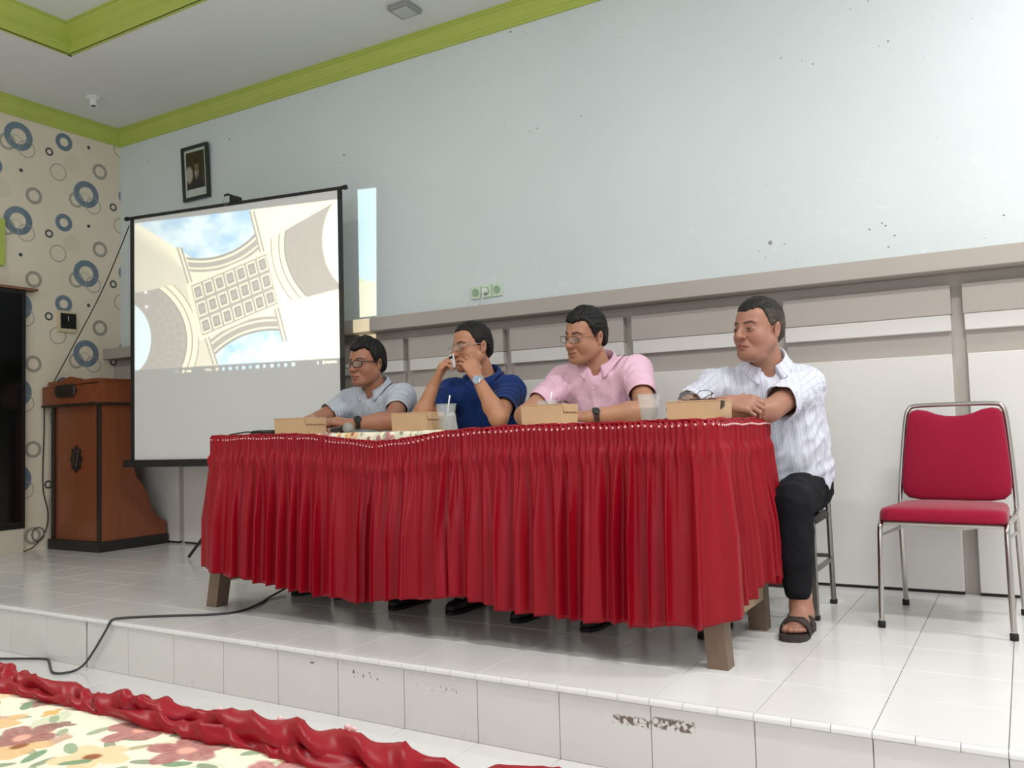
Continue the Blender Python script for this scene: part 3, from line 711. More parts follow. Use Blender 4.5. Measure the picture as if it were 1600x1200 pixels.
def skirt_mesh(path, ztop, zhem, seed, ds=0.0045, nz_=44, band=0.075, lam=0.080, amp=0.044):
    """path: polyline (x,y) with outward side on its right; returns grid verts"""
    n1, n2, n3, n4 = fnoise(seed), fnoise(seed+1), fnoise(seed+2), fnoise(seed+3)
    P = np.array(path); seg = np.r_[0, np.cumsum(np.hypot(*np.diff(P, axis=0).T))]; L_ = seg[-1]
    s_ = np.arange(0, L_, ds); x = np.interp(s_, seg, P[:, 0]); y = np.interp(s_, seg, P[:, 1])
    tx = np.gradient(x); ty = np.gradient(y); k = 25
    ker = np.ones(k)/k; tx = np.convolve(np.pad(tx, k//2, 'edge'), ker, 'valid'); ty = np.convolve(np.pad(ty, k//2, 'edge'), ker, 'valid')
    l_ = np.hypot(tx, ty); tx /= l_; ty /= l_; nx, ny = ty, -tx
    ph = 2*np.pi*(s_/lam+0.55*n1(s_/0.14)+0.25*n2(s_/0.05))
    phb = 2*np.pi*(s_/0.019+0.6*n2(s_/0.05))
    am = amp*(0.65+0.5*np.abs(n3(s_/0.11)))
    big = 0.018*n4(s_/0.35)
    zt = ztop(x, y, s_); zh = zhem(x, y, s_)+0.008*n4(s_/0.09)
    rows_ = []
    for j in range(nz_):
        t_ = j/(nz_-1); tz = t_**0.85
        z = zt+(zh-zt)*tz; drop = zt-z
        u = np.clip((drop-band)/0.30, 0, 1); ub = np.clip(drop/band, 0, 1)
        w = np.sin(ph+0.5*drop*n3(s_/0.2)*6)
        fold = np.sign(w)*np.abs(w)**0.8*0.5+0.32*np.sin(2.1*ph+1.3*n2(s_/0.08)+drop*2)*(1-u*0.5)
        bandf = 0.0035*np.sin(phb)*(1-u)+0.0015*np.sin(phb*2.3)*(1-u)
        puff = 0.010*np.exp(-((drop-band-0.03)/0.028)**2)*(0.6+0.6*np.sin(phb*0.55))
        tuck = -0.006*np.exp(-((drop-band)/0.008)**2)
        off = 0.016+bandf+puff+tuck+am*u**0.7*(fold+0.25)+big*u+0.022*u*tz
        sl = 0.010*np.cos(ph)*u
        rows_.append(np.stack([x+nx*off+tx*sl, y+ny*off+ty*sl, z], 1))
    return np.stack(rows_, 1), (x, y, s_, nx, ny, zt)
def grid_obj(name, G, m, parent=None, q=None, thick=0.0):
    nu, nv = G.shape[:2]; v = G.reshape(-1, 3)
    i, j = np.meshgrid(np.arange(nu-1), np.arange(nv-1), indexing='ij')
    f = np.stack([i*nv+j, (i+1)*nv+j, (i+1)*nv+j+1, i*nv+j+1], -1).reshape(-1, 4)
    me = np_mesh(name, v, f); o = link(name, me, m, parent, q, True)
    if thick:
        so = o.modifiers.new('thickness', 'SOLIDIFY'); so.thickness = thick; so.offset = 0
    return o
def np_mesh(name, v, f):
    me = bpy.data.meshes.new(name); v = np.asarray(v, np.float32); f = np.asarray(f, np.int32); n = f.shape[1]
    me.vertices.add(len(v)); me.vertices.foreach_set('co', v.ravel())
    me.loops.add(f.size); me.loops.foreach_set('vertex_index', f.ravel())
    me.polygons.add(len(f)); me.polygons.foreach_set('loop_start', np.arange(0, f.size, n, dtype=np.int32))
    me.update(calc_edges=True); me.validate(); return me
def ruffle(name, x, y, zt, nx, ny, seed, r0, m, parent, q, out=0.012, up=0.0):
    """bunched edging that runs along the top of a skirt"""
    a1, a2, a3, a4 = (fnoise(seed+i) for i in range(4)); s_ = np.r_[0, np.cumsum(np.hypot(np.diff(x), np.diff(y)))]
    th = np.linspace(0, 2*np.pi, 23)
    rows_ = []
    for k, a in enumerate(th):
        rr = r0*(0.80+0.24*a1(s_/0.05)+0.42*(0.6-np.abs(np.sin(1.5*a+s_*42+4*a2(s_/0.07))))+0.34*(0.6-np.abs(np.sin(s_*66+5*a3(s_/0.08)+1.0*a))))
        rr = np.maximum(rr, r0*0.25)
        ct, st_ = np.cos(a), np.sin(a); c0 = out+0.3*r0*a2(s_/0.07); c1 = up+0.35*r0*a4(s_/0.05)
        rows_.append(np.stack([x+nx*(c0+rr*ct*1.1), y+ny*(c0+rr*ct*1.1), zt+c1+rr*st_*0.9], 1))
    return grid_obj(name, np.stack(rows_, 1), m, parent, q)
def rounded_path(pts, r, n=8):
    out = [pts[0]]
    for a, b, c_ in zip(pts[:-2], pts[1:-1], pts[2:]):
        a, b, c_ = np.array(a), np.array(b), np.array(c_); u = (a-b)/np.linalg.norm(a-b); w = (c_-b)/np.linalg.norm(c_-b)
        for k in range(n+1):
            t_ = k/n; out.append(tuple((1-t_)**2*(b+u*r)+2*t_*(1-t_)*b+t_*t_*(b+w*r)))
    return out+[pts[-1]]
sk = thing('table_skirt', 'gathered dark red satin skirt with beaded edge around the stage table', 'table skirt', (2.2, 0.33, 0.1))
q = pinv(sk)
path = rounded_path([(1.035, 1.0), (1.035, 0.330), (3.398, 0.330), (3.398, 1.04)], 0.05)
TXs = [1.04, 1.33, 1.64, 1.86, 2.03, 2.19, 2.37, 2.66, 2.92, 3.16, 3.38, 3.47]
TZs = [0.797, 0.800, 0.796, 0.773, 0.754, 0.767, 0.792, 0.804, 0.806, 0.806, 0.806, 0.806]
HXs = [0.90, 1.02, 1.09, 1.41, 1.71, 1.95, 2.18, 2.42, 2.53, 2.72, 2.90, 3.09, 3.32, 3.43]
HZs = [0.23, 0.205, 0.19, 0.15, 0.128, 0.112, 0.144, 0.178, 0.155, 0.134, 0.133, 0.130, 0.145, 0.165]
ztop = lambda x, y, s_: np.interp(x, TXs, TZs)-0.003
zhem = lambda x, y, s_: np.interp(x, HXs, HZs)+np.where(x > 3.36, np.clip((y-0.36)*0.16, 0, 0.2), 0)-np.where((x > 3.38) & (y > 0.86) & (y < 0.97), 0.05, 0)
G, (sx_, sy_, ss_, snx, sny, szt) = skirt_mesh(path, ztop, zhem, 11)
grid_obj('skirt_cloth', G, M_satin, sk, q, 0.0012)
ruffle('top_ruffle', sx_, sy_, szt+0.001, snx, sny, 31, 0.0065, M_satin, sk, q, out=0.012)
mb = MB(); k = 0; nb = 0
step_ = 0.0
sph = [(0.0, -1), (0.7, -0.7), (1, 0), (0.7, 0.7), (0.0, 1)]
while step_ < ss_[-1]:
    i = int(np.searchsorted(ss_, step_)); i = min(i, len(ss_)-1)
    big_ = 0.0042 if sx_[i] > 2.2 else 0.0034
    if not (sx_[i] < 2.2 and rnd.random() < 0.18):
        mb.lathe([(a*big_, b*big_) for a, b in sph], (sx_[i]+snx[i]*0.023, sy_[i]+sny[i]*0.023, szt[i]-0.016+0.002*math.sin(step_*30)), 6)
    if sx_[i] > 2.2: step_ += 0.0235
    else: step_ += 0.0165
mb.build('bead_trim', M_bead, sk, q, kind='stuff', smooth=True)

# ---- foreground table with floral cloth and red ruffled edging
FZ = 0.515; FG = -0.22
ft = thing('front_table', 'low table under the floral cloth in the bottom left corner', 'table', (3.2, -2.15, FG))
q = pinv(ft)
MB().box(2.3, 4.03, -2.52, -1.83, FZ-0.03, FZ, 0.004).build('tabletop', M_plank, ft, q)
for x in (2.36, 3.97):
    for y in (-2.46, -1.89):
        MB().box(x-0.03, x+0.03, y-0.03, y+0.03, FG, FZ-0.03, 0.003).build('leg', M_leg, ft, q)
M_floral2 = custom('floral_cloth_near', floral(1.0), rough=0.75, spec=0.2)
cloth('floral_tablecloth', 2.29, 4.04, -1.832-0.69, -1.832, FZ, 0.05, 0.05, 'cream cloth printed with maroon and orange flowers in the foreground', 5, M_floral2)
fs = thing('table_skirt', 'bunched red satin edging along the foreground floral cloth', 'table skirt', (3.2, -1.83, FG))
q = pinv(fs)
path2 = [(4.05, -1.835), (2.29, -1.835)]
G2, (fx_, fy_, fs_, fnx, fny, fzt) = skirt_mesh(path2, lambda x, y, s_: FZ+0.0*x, lambda x, y, s_: -0.12+0.0*x, 51, ds=0.006, nz_=30)
grid_obj('skirt_cloth', G2, M_satin, fs, q, 0.0012)
xx_ = np.arange(4.05, 2.29, -0.0022); o1 = np.ones_like(xx_)
ruffle('twisted_edging', xx_, -1.834*o1, (FZ+0.006)*o1, 0*o1, o1, 71, 0.0145, M_satin, fs, q, out=0.0, up=0.006)
ruffle('inner_ruffle', xx_, -1.840*o1, (FZ+0.004)*o1, 0*o1, o1, 91, 0.0085, M_satin, fs, q, out=-0.010, up=0.004)
for (x, y, z) in ((3.70, -1.822, FZ+0.022), (3.775, -1.818, FZ+0.02), (3.772, -1.816, FZ+0.024), (3.779, -1.816, FZ+0.023), (3.62, -1.82, FZ+0.018)):
    MB().lathe([(a*0.0032, b*0.0032) for a, b in sph], (x, y, z), 8).build('bead', M_bead, fs, q, smooth=True)

# ================================================================== THINGS ON THE TABLE
M_kraft = mat('kraft_card', (196, 164, 130), 0.75, var=0.05, vscale=40, spec=0.2)
M_kraft_in = mat('kraft_inner', (120, 90, 62), 0.8)
TT = TZ+0.007
def snack_box(x0, y0, w, d, h, label, tab=True, rz=0.0):
    t = thing('snack_box', label, 'box', (x0, y0, TT), 'kraft snack boxes on the stage table', rz)
    mb = MB()
    v = [(0.002, 0.002, 0), (w-0.002, 0.002, 0), (w-0.002, d-0.002, 0), (0.002, d-0.002, 0), (0, 0, h), (w, 0, h), (w, d, h), (0, d, h)]
    mb.add(v, [(3, 2, 1, 0), (0, 1, 5, 4), (1, 2, 6, 5), (2, 3, 7, 6), (3, 0, 4, 7), (4, 5, 6, 7)]).build('body', M_kraft, t)
    MB().box(-0.0015, w+0.0015, -0.0015, d+0.001, h-0.001, h+0.0025, 0.0008).build('lid', M_kraft, t)
    if tab:
        n = 5; poly = [(0.008, h), (0.008, h-0.008), (0.016, h-0.024)]; L_ = d-0.022
        for i in range(n):
            for k in range(5):
                a = math.pi*k/4; poly.append((0.016+L_*(i+0.5-0.5*math.cos(a))/n, h-0.024-0.005*math.sin(a)))
        poly += [(d-0.004, h-0.02), (d-0.004, h)]
        MB().prism(poly, lambda p, z, t_: (t_, p, z), w+0.0005, w+0.0022).build('scalloped_tab', M_kraft, t)
        for i in range(n):
            MB().box(w-0.001, w+0.0012, 0.016+L_*(i+0.15)/n, 0.016+L_*(i+0.85)/n, h-0.0325, h-0.0285).build('slot', M_kraft_in, t)
    else:
        for x in (-0.0025, w-0.0015):
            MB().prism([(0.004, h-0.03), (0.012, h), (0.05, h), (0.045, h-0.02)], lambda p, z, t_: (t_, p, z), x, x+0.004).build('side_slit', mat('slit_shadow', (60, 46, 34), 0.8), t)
    return t
snack_box(1.268, 0.50, 0.185, 0.150, 0.072, 'kraft snack box standing beside the microphone')
snack_box(1.962, 0.50, 0.18, 0.135, 0.074, 'kraft snack box between the grey shirted man and the straw cup')
snack_box(2.600, 0.50, 0.176, 0.14, 0.083, 'kraft snack box in front of the pink shirted man')
snack_box(3.192, 0.50, 0.192, 0.14, 0.073, 'kraft snack box with folded spectacles lying on its lid', tab=False)
M_cup = mat('clear_plastic', (226, 232, 234), 0.15); M_cup.node_tree.nodes['Principled BSDF'].inputs['Alpha'].default_value = 0.15
M_water = mat('water', (120, 130, 136), 0.03); M_water.node_tree.nodes['Principled BSDF'].inputs['Alpha'].default_value = 0.2
M_straw = mat('white_straw', (236, 238, 238), 0.35)
def cup(x, y, label, straw=True, lean=(0.01, -0.004)):
    t = thing('plastic_cup', label, 'cup', (x, y, TT), 'clear plastic water cups on the stage table')
    h, r0, r1 = 0.108, 0.029, 0.042
    outer = [(0.0, 0.003), (r0-0.004, 0.002), (r0, 0.004)]
    for i in range(9):
        k = i/8; outer.append((r0+(r1-r0)*k+(0.0008 if i % 2 else 0), 0.004+(h-0.008)*k))
    outer += [(r1+0.003, h-0.004), (r1+0.0035, h-0.001), (r1+0.001, h), (r1-0.0008, h-0.002)]
    inner = [(r0+(r1-r0)*k-0.0009, 0.004+(h-0.008)*k) for k in (1, 0.75, 0.5, 0.25, 0.02)]+[(0.0, 0.005)]
    MB().lathe(outer+inner, n=28).build('cup_wall', M_cup, t, smooth=True)
    MB().lathe([(0.0, 0.0055), (r0-0.0025, 0.0055), (r0+(r1-r0)*0.55-0.0022, 0.058), (0.0, 0.058)], n=24).build('water', M_water, t, smooth=False)
    if straw:
        MB().tube([(-0.012, 0.01, 0.008), (lean[0]+0.006, lean[1], 0.105), (lean[0]+0.016, lean[1]-0.004, 0.142)], 0.003, 8).build('straw', M_straw, t, smooth=True)
cup(2.205, 0.56, 'clear water cup with a straw in front of the navy shirted man')
cup(3.105, 0.56, 'clear water cup between the pink shirted man and the spectacles box', straw=False)
cup(2.60, 0.72, 'clear water cup with a straw mostly hidden behind a snack box', lean=(0.004, 0.004))
# microphone, its cable
t = thing('microphone', 'black handheld microphone with silver grille lying on the floral cloth', 'microphone', (1.50, 0.63, TT))
q = pinv(t); a = Vector((1.44, 0.70, TT+0.014)); b = Vector((1.585, 0.64, TT+0.02)); u = (b-a).normalized()
MB().tube([a, a+u*0.02, a+u*0.1, b], [0.010, 0.0115, 0.0135, 0.018], 14).build('handle', M_black, t, q, smooth=True)
MB().tube([b, b+u*0.006], [0.0205, 0.0205], 16).build('collar_ring', M_steel, t, q)
MB().lathe([(0.019, 0), (0.0235, 0.008), (0.0245, 0.02), (0.021, 0.033), (0.012, 0.042), (0.0, 0.044)], b+u*0.005, 18, u).build('grille', mat('grille_steel', (176, 178, 180), 0.38, metal=0.8, bump=0.8, bscale=700), t, q, smooth=True)
t = thing('cable_connector', 'black cable connector lying left of the snack box by the microphone', 'connector', (1.18, 0.52, TT)); q = pinv(t)
MB().tube([(1.12, 0.50, TT+0.012), (1.16, 0.505, TT+0.013), (1.25, 0.52, TT+0.013)], [0.009, 0.0105, 0.0095], 12).build('barrel', M_black, t, q, smooth=True)
MB().tube(catmull([(1.12, 0.50, TT+0.012), (1.105, 0.49, TT+0.016), (1.085, 0.46, TT+0.012), (1.07, 0.41, TT+0.005)]), 0.0035, 8).build('lead', M_black, t, q, smooth=True)
# folded spectacles on the last box
def specs(name, mb_parent, ctr, fx, uz, sc, mats_, rim=0.0017, hw=0.026, hh=0.017, gap=0.0335, squareness=3.2, temple=None, tilt_=None, q=None):
    pass
t = thing('spectacles', 'folded dark spectacles lying on the lid of a snack box', 'spectacles', (3.285, 0.56, TT+0.0755)); q = pinv(t)
M_rim = mat('dark_rim', (30, 27, 26), 0.35); M_rim_m = mat('thin_metal_rim', (96, 84, 74), 0.3, metal=0.9)
M_lens = mat('lens', (235, 240, 240), 0.05, spec=0.5); M_lens.node_tree.nodes['Principled BSDF'].inputs['Alpha'].default_value = 0.12
z0 = TT+0.078
for s_ in (-1, 1):
    cx = 3.285+s_*0.032
    loop = [(cx+0.026*math.copysign(abs(math.cos(a))**0.75, math.cos(a)), 0.545+0.004*math.sin(a), z0+0.017+0.016*math.copysign(abs(math.sin(a))**0.75, math.sin(a))) for a in [2*math.pi*k/22 for k in range(22)]]
    MB().tube(loop, 0.0014, 6, closed=True).build('rim', M_rim_m, t, q, smooth=True)
    MB().add(loop, [tuple(range(22))]).build('lens', M_lens, t, q)
MB().tube([(3.276, 0.545, z0+0.02), (3.285, 0.543, z0+0.024), (3.294, 0.545, z0+0.02)], 0.0013, 6).build('bridge', M_rim_m, t, q)
MB().tube([(3.343, 0.546, z0+0.024), (3.345, 0.556, z0+0.022), (3.30, 0.572, z0+0.004), (3.245, 0.578, z0+0.003), (3.222, 0.58, z0+0.010)], 0.002, 6).build('temple', M_rim, t, q, smooth=True)
MB().tube([(3.227, 0.546, z0+0.024), (3.225, 0.556, z0+0.022), (3.27, 0.563, z0+0.002), (3.33, 0.569, z0+0.003), (3.352, 0.57, z0+0.002)], 0.002, 6).build('temple', M_rim, t, q, smooth=True)
# small dark red bundle beside the clear cup
tag(MB().lathe([(0.0, 0.0), (0.02, 0.001), (0.024, 0.008), (0.018, 0.018), (0.0, 0.021)], (3.165, 0.60, TT), 14).build('small_pouch', mat('maroon_cloth', (92, 30, 42), 0.6), smooth=True), 'small maroon pouch right of the clear cup', 'pouch')

# floor cable from under the skirt over the stage edge
cab = [(1.02, 0.80, 0.02), (1.06, 0.66, 0.007), (1.135, 0.52, 0.006), (1.188, 0.358, 0.006), (1.12, 0.255, 0.006), (0.98, 0.165, 0.006), (0.86, 0.085, 0.006), (0.815, 0.03, 0.008), (0.80, -0.012, 0.006), (0.785, -0.026, -0.03), (0.735, -0.024, -0.085), (0.68, -0.024, -0.145), (0.64, -0.036, -0.195), (0.635, -0.075, -0.2135), (0.625, -0.125, -0.2145), (0.575, -0.14, -0.2145), (0.47, -0.09, -0.2145), (0.35, -0.026, -0.2145), (0.30, -0.02, -0.2145), (0.2, -0.06, -0.2145), (0.08, -0.115, -0.2145), (-0.3, -0.24, -0.2145)]
tag(MB().tube(catmull(cab, 8), 0.0052, 8).build('floor_cable', mat('dark_cable', (52, 54, 56), 0.45), smooth=True), 'dark cable running from under the skirt over the stage edge', 'cable')

# ================================================================== CHAIRS
M_redfab = mat('crimson_upholstery', (146, 18, 50), 0.85, spec=0.2, sheen=0.3, var=0.05, vscale=30, bump=0.1, bscale=500)
M_rubber = mat('black_rubber', (28, 28, 28), 0.7)
ch = thing('banquet_chair', 'empty chrome stacking chair with crimson padded seat and back', 'chair', (4.0, 1.42, 0.0), rz=R(-4))
def pad(w0, w1, h, th, notch=0.0, cut=0.0, n=40, kind='back'):
    pass
# seat: rounded cushion
def cushion(outline, th, crown, nrm_fn):
    """outline: list of 2-D points (convex-ish); inflated pad from rings; nrm_fn(p,q,h) -> xyz"""
    c = np.mean(outline, axis=0); rings = [(1.0, 0.0), (1.0, th*0.25), (0.995, th*0.6), (0.97, th*0.88), (0.92, th), (0.75, th+crown*0.5), (0.45, th+crown*0.9), (0.15, th+crown)]
    v = []; f = []; n = len(outline); mb = MB()
    for k, h in rings: v += [nrm_fn(*(c+(np.array(p)-c)*k), h) for p in outline]
    for r_ in range(len(rings)-1): f += [(r_*n+i, r_*n+(i+1) % n, (r_+1)*n+(i+1) % n, (r_+1)*n+i) for i in range(n)]
    f.append(tuple(range((len(rings)-1)*n, len(rings)*n))); f.append(tuple(range(n))[::-1])
    return mb.add(v, f)
def rrect(w0, w1, y0, y1, r, n=6):
    """rounded trapezoid: half widths w0 at y0 and w1 at y1"""
    cs = [((w0-r), y0+r, -90), ((w1-r), y1-r, 0), (-(w1-r), y1-r, 90), (-(w0-r), y0+r, 180)]; out = []
    for cx, cy, a0 in cs:
        for k in range(n+1):
            a = R(a0+90*k/n); out.append((cx+r*math.cos(a), cy+r*math.sin(a)))
    return out
cushion(rrect(0.218, 0.195, -0.245, 0.17, 0.05), 0.046, 0.010, lambda p, q_, h: (p, q_, 0.405+h)).build('seat_cushion', M_redfab, ch, smooth=True)
# backrest: plane leaning back
lean = R(12)
def bk(p, zz, h):   # p across, zz up the back from z=0.44, h out of the front
    y0 = 0.185+math.sin(lean)*zz; return (p, y0-h*math.cos(lean), 0.440+zz*math.cos(lean)-h*math.sin(lean)*0)
ol = []
for (px_, zz) in [(0.205, 0.085), (0.175, 0.36)]: ol.append((px_, zz))
ol = [(0.02, 0.012), (0.13, 0.012), (0.175, 0.02), (0.198, 0.042), (0.204, 0.085), (0.196, 0.20), (0.186, 0.31), (0.178, 0.375), (0.165, 0.392), (0.14, 0.398), (0.105, 0.392), (0.07, 0.377), (0.035, 0.368), (0.0, 0.366)]
ol = ol+[(-a, b) for a, b in ol[::-1] if a > 0]
cushion(ol, 0.034, 0.008, lambda p, z_, h: bk(p, z_, h)).build('backrest', M_redfab, ch, smooth=True)
cushion(ol, 0.010, 0.004, lambda p, z_, h: bk(p, z_, -h)).build('back_shell', mat('dark_back_shell', (60, 22, 30), 0.7), ch, smooth=True)
fr = catmull([bk(-0.214, -0.02, 0.0), bk(-0.212, 0.06, 0), bk(-0.203, 0.2, 0), bk(-0.191, 0.345, 0), bk(-0.178, 0.398, 0), bk(-0.145, 0.414, 0), bk(0, 0.416, 0), bk(0.145, 0.414, 0), bk(0.178, 0.398, 0), bk(0.191, 0.345, 0), bk(0.203, 0.2, 0), bk(0.212, 0.06, 0), bk(0.214, -0.02, 0)], 6)
MB().tube(fr, 0.0095, 12).build('back_frame', M_chrome, ch, smooth=True)
for s_ in (-1, 1):
    MB().tube(catmull([(s_*0.212, -0.02, 0.398), (s_*0.213, -0.17, 0.398), (s_*0.213, -0.207, 0.388), (s_*0.214, -0.222, 0.35), (s_*0.216, -0.235, 0.2), (s_*0.219, -0.245, 0.012)], 6), 0.0105, 12).build('leg', M_chrome, ch, smooth=True)
    MB().tube(catmull([(s_*0.213, -0.05, 0.398), (s_*0.213, 0.12, 0.398), (s_*0.213, 0.155, 0.385), (s_*0.213, 0.172, 0.35), (s_*0.215, 0.195, 0.2), (s_*0.218, 0.225, 0.012)], 6), 0.0105, 12).build('leg', M_chrome, ch, smooth=True)
    for y in (-0.245, 0.225):
        MB().lathe([(0.0, 0.0), (0.014, 0.0), (0.0145, 0.022), (0.0105, 0.026)], (s_*0.219, y, 0), 12).build('rubber_foot', M_rubber, ch, smooth=True)
    MB().tube([(s_*0.214, -0.222, 0.345), (s_*0.213, 0.176, 0.335)], 0.006, 8).build('side_rail', M_chrome, ch)
    MB().tube([bk(s_*0.214, -0.02, 0), (s_*0.213, 0.12, 0.402)], 0.0095, 10).build('back_joint', M_chrome, ch)
MB().tube([(-0.213, -0.195, 0.392), (0.213, -0.195, 0.392)], 0.0095, 10).build('front_rail', M_chrome, ch)
MB().tube([(-0.213, 0.14, 0.392), (0.213, 0.14, 0.392)], 0.0095, 10).build('rear_rail', M_chrome, ch)
sag = [[(x, y, 0.398-0.045*(1-(x/0.19)**2)*(1-((y+0.03)/0.19)**2)) for x in np.linspace(-0.19, 0.19, 15)] for y in np.linspace(-0.21, 0.15, 13)]
MB().grid(sag).build('seat_pan', mat('worn_pan', (196, 190, 180), 0.4, metal=0.3, var=0.1, vscale=30), ch, smooth=True)

# the panel's own chairs: square steel tube folding chairs
def folding_chair(x, y, label):
    t = thing('folding_chair', label, 'chair', (x, y, 0), 'steel folding chairs behind the table')
    for s_ in (-1, 1):
        MB().box(s_*0.19-0.011, s_*0.19+0.011, -0.172, -0.15, 0.0, 0.39, 0.003).build('leg', M_steel, t)
        MB().tube([(s_*0.19, 0.20, 0.0), (s_*0.19, 0.17, 0.44), (s_*0.15, 0.215, 0.56), (s_*0.12, 0.235, 0.72)], 0.0115, 8).build('leg', M_steel, t)
        MB().box(s_*0.19-0.006, s_*0.19+0.006, -0.155, 0.18, 0.185, 0.203).build('side_rail', M_steel, t)
        for yy in (-0.161, 0.2):
            MB().box(s_*0.19-0.014, s_*0.19+0.014, yy-0.014, yy+0.014, 0.0, 0.02, 0.003).build('foot_cap', M_rubber, t)
    for yy, zz in ((-0.161, 0.12), (0.187, 0.2)):
        MB().box(-0.19, 0.19, yy-0.007, yy+0.007, zz, zz+0.016).build('cross_rail', M_steel, t)
    cushion(rrect(0.205, 0.195, -0.19, 0.19, 0.04), 0.03, 0.006, lambda p, q_, h: (p, q_, 0.38+h)).build('seat', mat('black_vinyl', (30, 30, 32), 0.5), t, smooth=True)
    MB().box(-0.13, 0.13, 0.205, 0.225, 0.60, 0.73, 0.008).build('backrest', mat('black_vinyl', (30, 30, 32), 0.5), t)
    return t

# ================================================================== PEOPLE
def vn(P, s_, seed):
    """smooth value noise in [-1,1] at points P scaled by s_"""
    tb_ = np.random.RandomState(seed).rand(32, 32, 32)*2-1
    p = np.asarray(P)*s_; i = np.floor(p).astype(int); f = p-i; f = f*f*(3-2*f); r_ = 0
    for a in (0, 1):
        for b in (0, 1):
            for c_ in (0, 1):
                w = (f[..., 0] if a else 1-f[..., 0])*(f[..., 1] if b else 1-f[..., 1])*(f[..., 2] if c_ else 1-f[..., 2])
                r_ = r_+w*tb_[(i[..., 0]+a) % 32, (i[..., 1]+b) % 32, (i[..., 2]+c_) % 32]
    return r_
V3 = lambda *a: np.array(a if len(a) > 1 else a[0], float)
def smin(a, b, k):
    if k <= 0: return np.minimum(a, b)
    h = np.maximum(k-np.abs(a-b), 0)/k; return np.minimum(a, b)-h*h*k*0.25
def smax(a, b, k): return -smin(-a, -b, k)
class Vol:
    def __init__(s, xs, ys, zs):
        s.a = [np.asarray(q, np.float64) for q in (xs, ys, zs)]; s.F = np.full([len(q) for q in s.a], 0.5, np.float32)
    def sub(s, lo, hi):
        r_ = []
        for q, l, h in zip(s.a, lo, hi):
            i = max(int(np.searchsorted(q, l))-1, 0); j = min(int(np.searchsorted(q, h))+1, len(q)); r_.append(slice(i, max(j, i)))
        return tuple(r_)
    def pts(s, sl):
        return s.a[0][sl[0]][:, None, None], s.a[1][sl[1]][None, :, None], s.a[2][sl[2]][None, None, :]
    def op(s, fn, lo, hi, k=0.0, mode='add'):
        sl = s.sub(np.array(lo)-0.03-k, np.array(hi)+0.03+k)
        if any(q.stop <= q.start for q in sl): return
        d = fn(*s.pts(sl)); F = s.F[sl]
        if mode == 'add': s.F[sl] = smin(F, d, k)
        elif mode == 'sub': s.F[sl] = smax(F, -d, k)
        elif mode == 'and': s.F[sl] = smax(F, d, k)
    def cone(s, a, b, r0, r1, k=0.02, mode='add', cut=None, flat=None):
        """round cone; cut=(t0,t1) makes flat ends; flat=(axis,scale) squashes the section"""
        a, b = V3(a), V3(b); ab = b-a; L2 = ab@ab; L_ = math.sqrt(L2); m = max(r0, r1)
        def fn(x, y, z):
            px_, py_, pz_ = x-a[0], y-a[1], z-a[2]
            t_ = (px_*ab[0]+py_*ab[1]+pz_*ab[2])/L2; tc_ = np.clip(t_, 0, 1)
            qx, qy, qz = px_-tc_*ab[0], py_-tc_*ab[1], pz_-tc_*ab[2]
            d2 = qx*qx+qy*qy+qz*qz
            if flat is not None:
                e, sc = flat; w = qx*e[0]+qy*e[1]+qz*e[2]; d2 = d2+w*w*(sc*sc-1)
            d = np.sqrt(d2)-(r0+(r1-r0)*tc_)
            if cut: d = np.maximum(d, np.maximum((t_-cut[1])*L_, (cut[0]-t_)*L_))
            return d
        s.op(fn, np.minimum(a, b)-m, np.maximum(a, b)+m, k, mode)
    def ell(s, c, r_, k=0.02, mode='add', rot=None):
        c, r_ = V3(c), V3(r_); m = r_.max()
        def fn(x, y, z):
            p = [x-c[0], y-c[1], z-c[2]]
            if rot is not None: p = [p[0]*rot[0][i]+p[1]*rot[1][i]+p[2]*rot[2][i] for i in range(3)]
            k0 = np.sqrt((p[0]/r_[0])**2+(p[1]/r_[1])**2+(p[2]/r_[2])**2); k1 = np.sqrt((p[0]/r_[0]**2)**2+(p[1]/r_[1]**2)**2+(p[2]/r_[2]**2)**2)
            return k0*(k0-1)/np.maximum(k1, 1e-9)
        s.op(fn, c-m, c+m, k, mode)
    def loft(s, o, e1, e2, e3, ws, A, B, k=0.03, mode='add', p=2.3, yo=None):
        """superelliptic tube: half widths A along e1, B along e2, at heights ws along e3"""
        o, e1, e2, e3 = V3(o), V3(e1), V3(e2), V3(e3); m = max(max(A), max(B)); lo = o+e3*ws[0]; hi = o+e3*ws[-1]
        def fn(x, y, z):
            px_, py_, pz_ = x-o[0], y-o[1], z-o[2]
            u = px_*e1[0]+py_*e1[1]+pz_*e1[2]; v = px_*e2[0]+py_*e2[1]+pz_*e2[2]; w = px_*e3[0]+py_*e3[1]+pz_*e3[2]
            a = np.interp(w, ws, A); b = np.interp(w, ws, B)
            if yo is not None: v = v-np.interp(w, ws, yo)
            d = ((np.abs(u)/a)**p+(np.abs(v)/b)**p)**(1/p)
            d = (d-1)*np.minimum(a, b)
            return np.maximum(d, np.maximum(w-ws[-1], ws[0]-w))
        s.op(fn, np.minimum(lo, hi)-m, np.maximum(lo, hi)+m, k, mode)
    def mesh(s):
        F = s.F; ins = F < 0; xs, ys, zs = s.a
        c = np.zeros([n-1 for n in F.shape], np.int8)
        sl = lambda o, n: slice(o, n-1+o)
        for a in (0, 1):
            for b in (0, 1):
                for d in (0, 1): c += ins[sl(a, F.shape[0]), sl(b, F.shape[1]), sl(d, F.shape[2])]
        I = np.argwhere((c > 0) & (c < 8)); vid = np.full(c.shape, -1, np.int32); vid[tuple(I.T)] = np.arange(len(I))
        cor = {}
        for a in (0, 1):
            for b in (0, 1):
                for d in (0, 1): cor[a, b, d] = F[I[:, 0]+a, I[:, 1]+b, I[:, 2]+d]
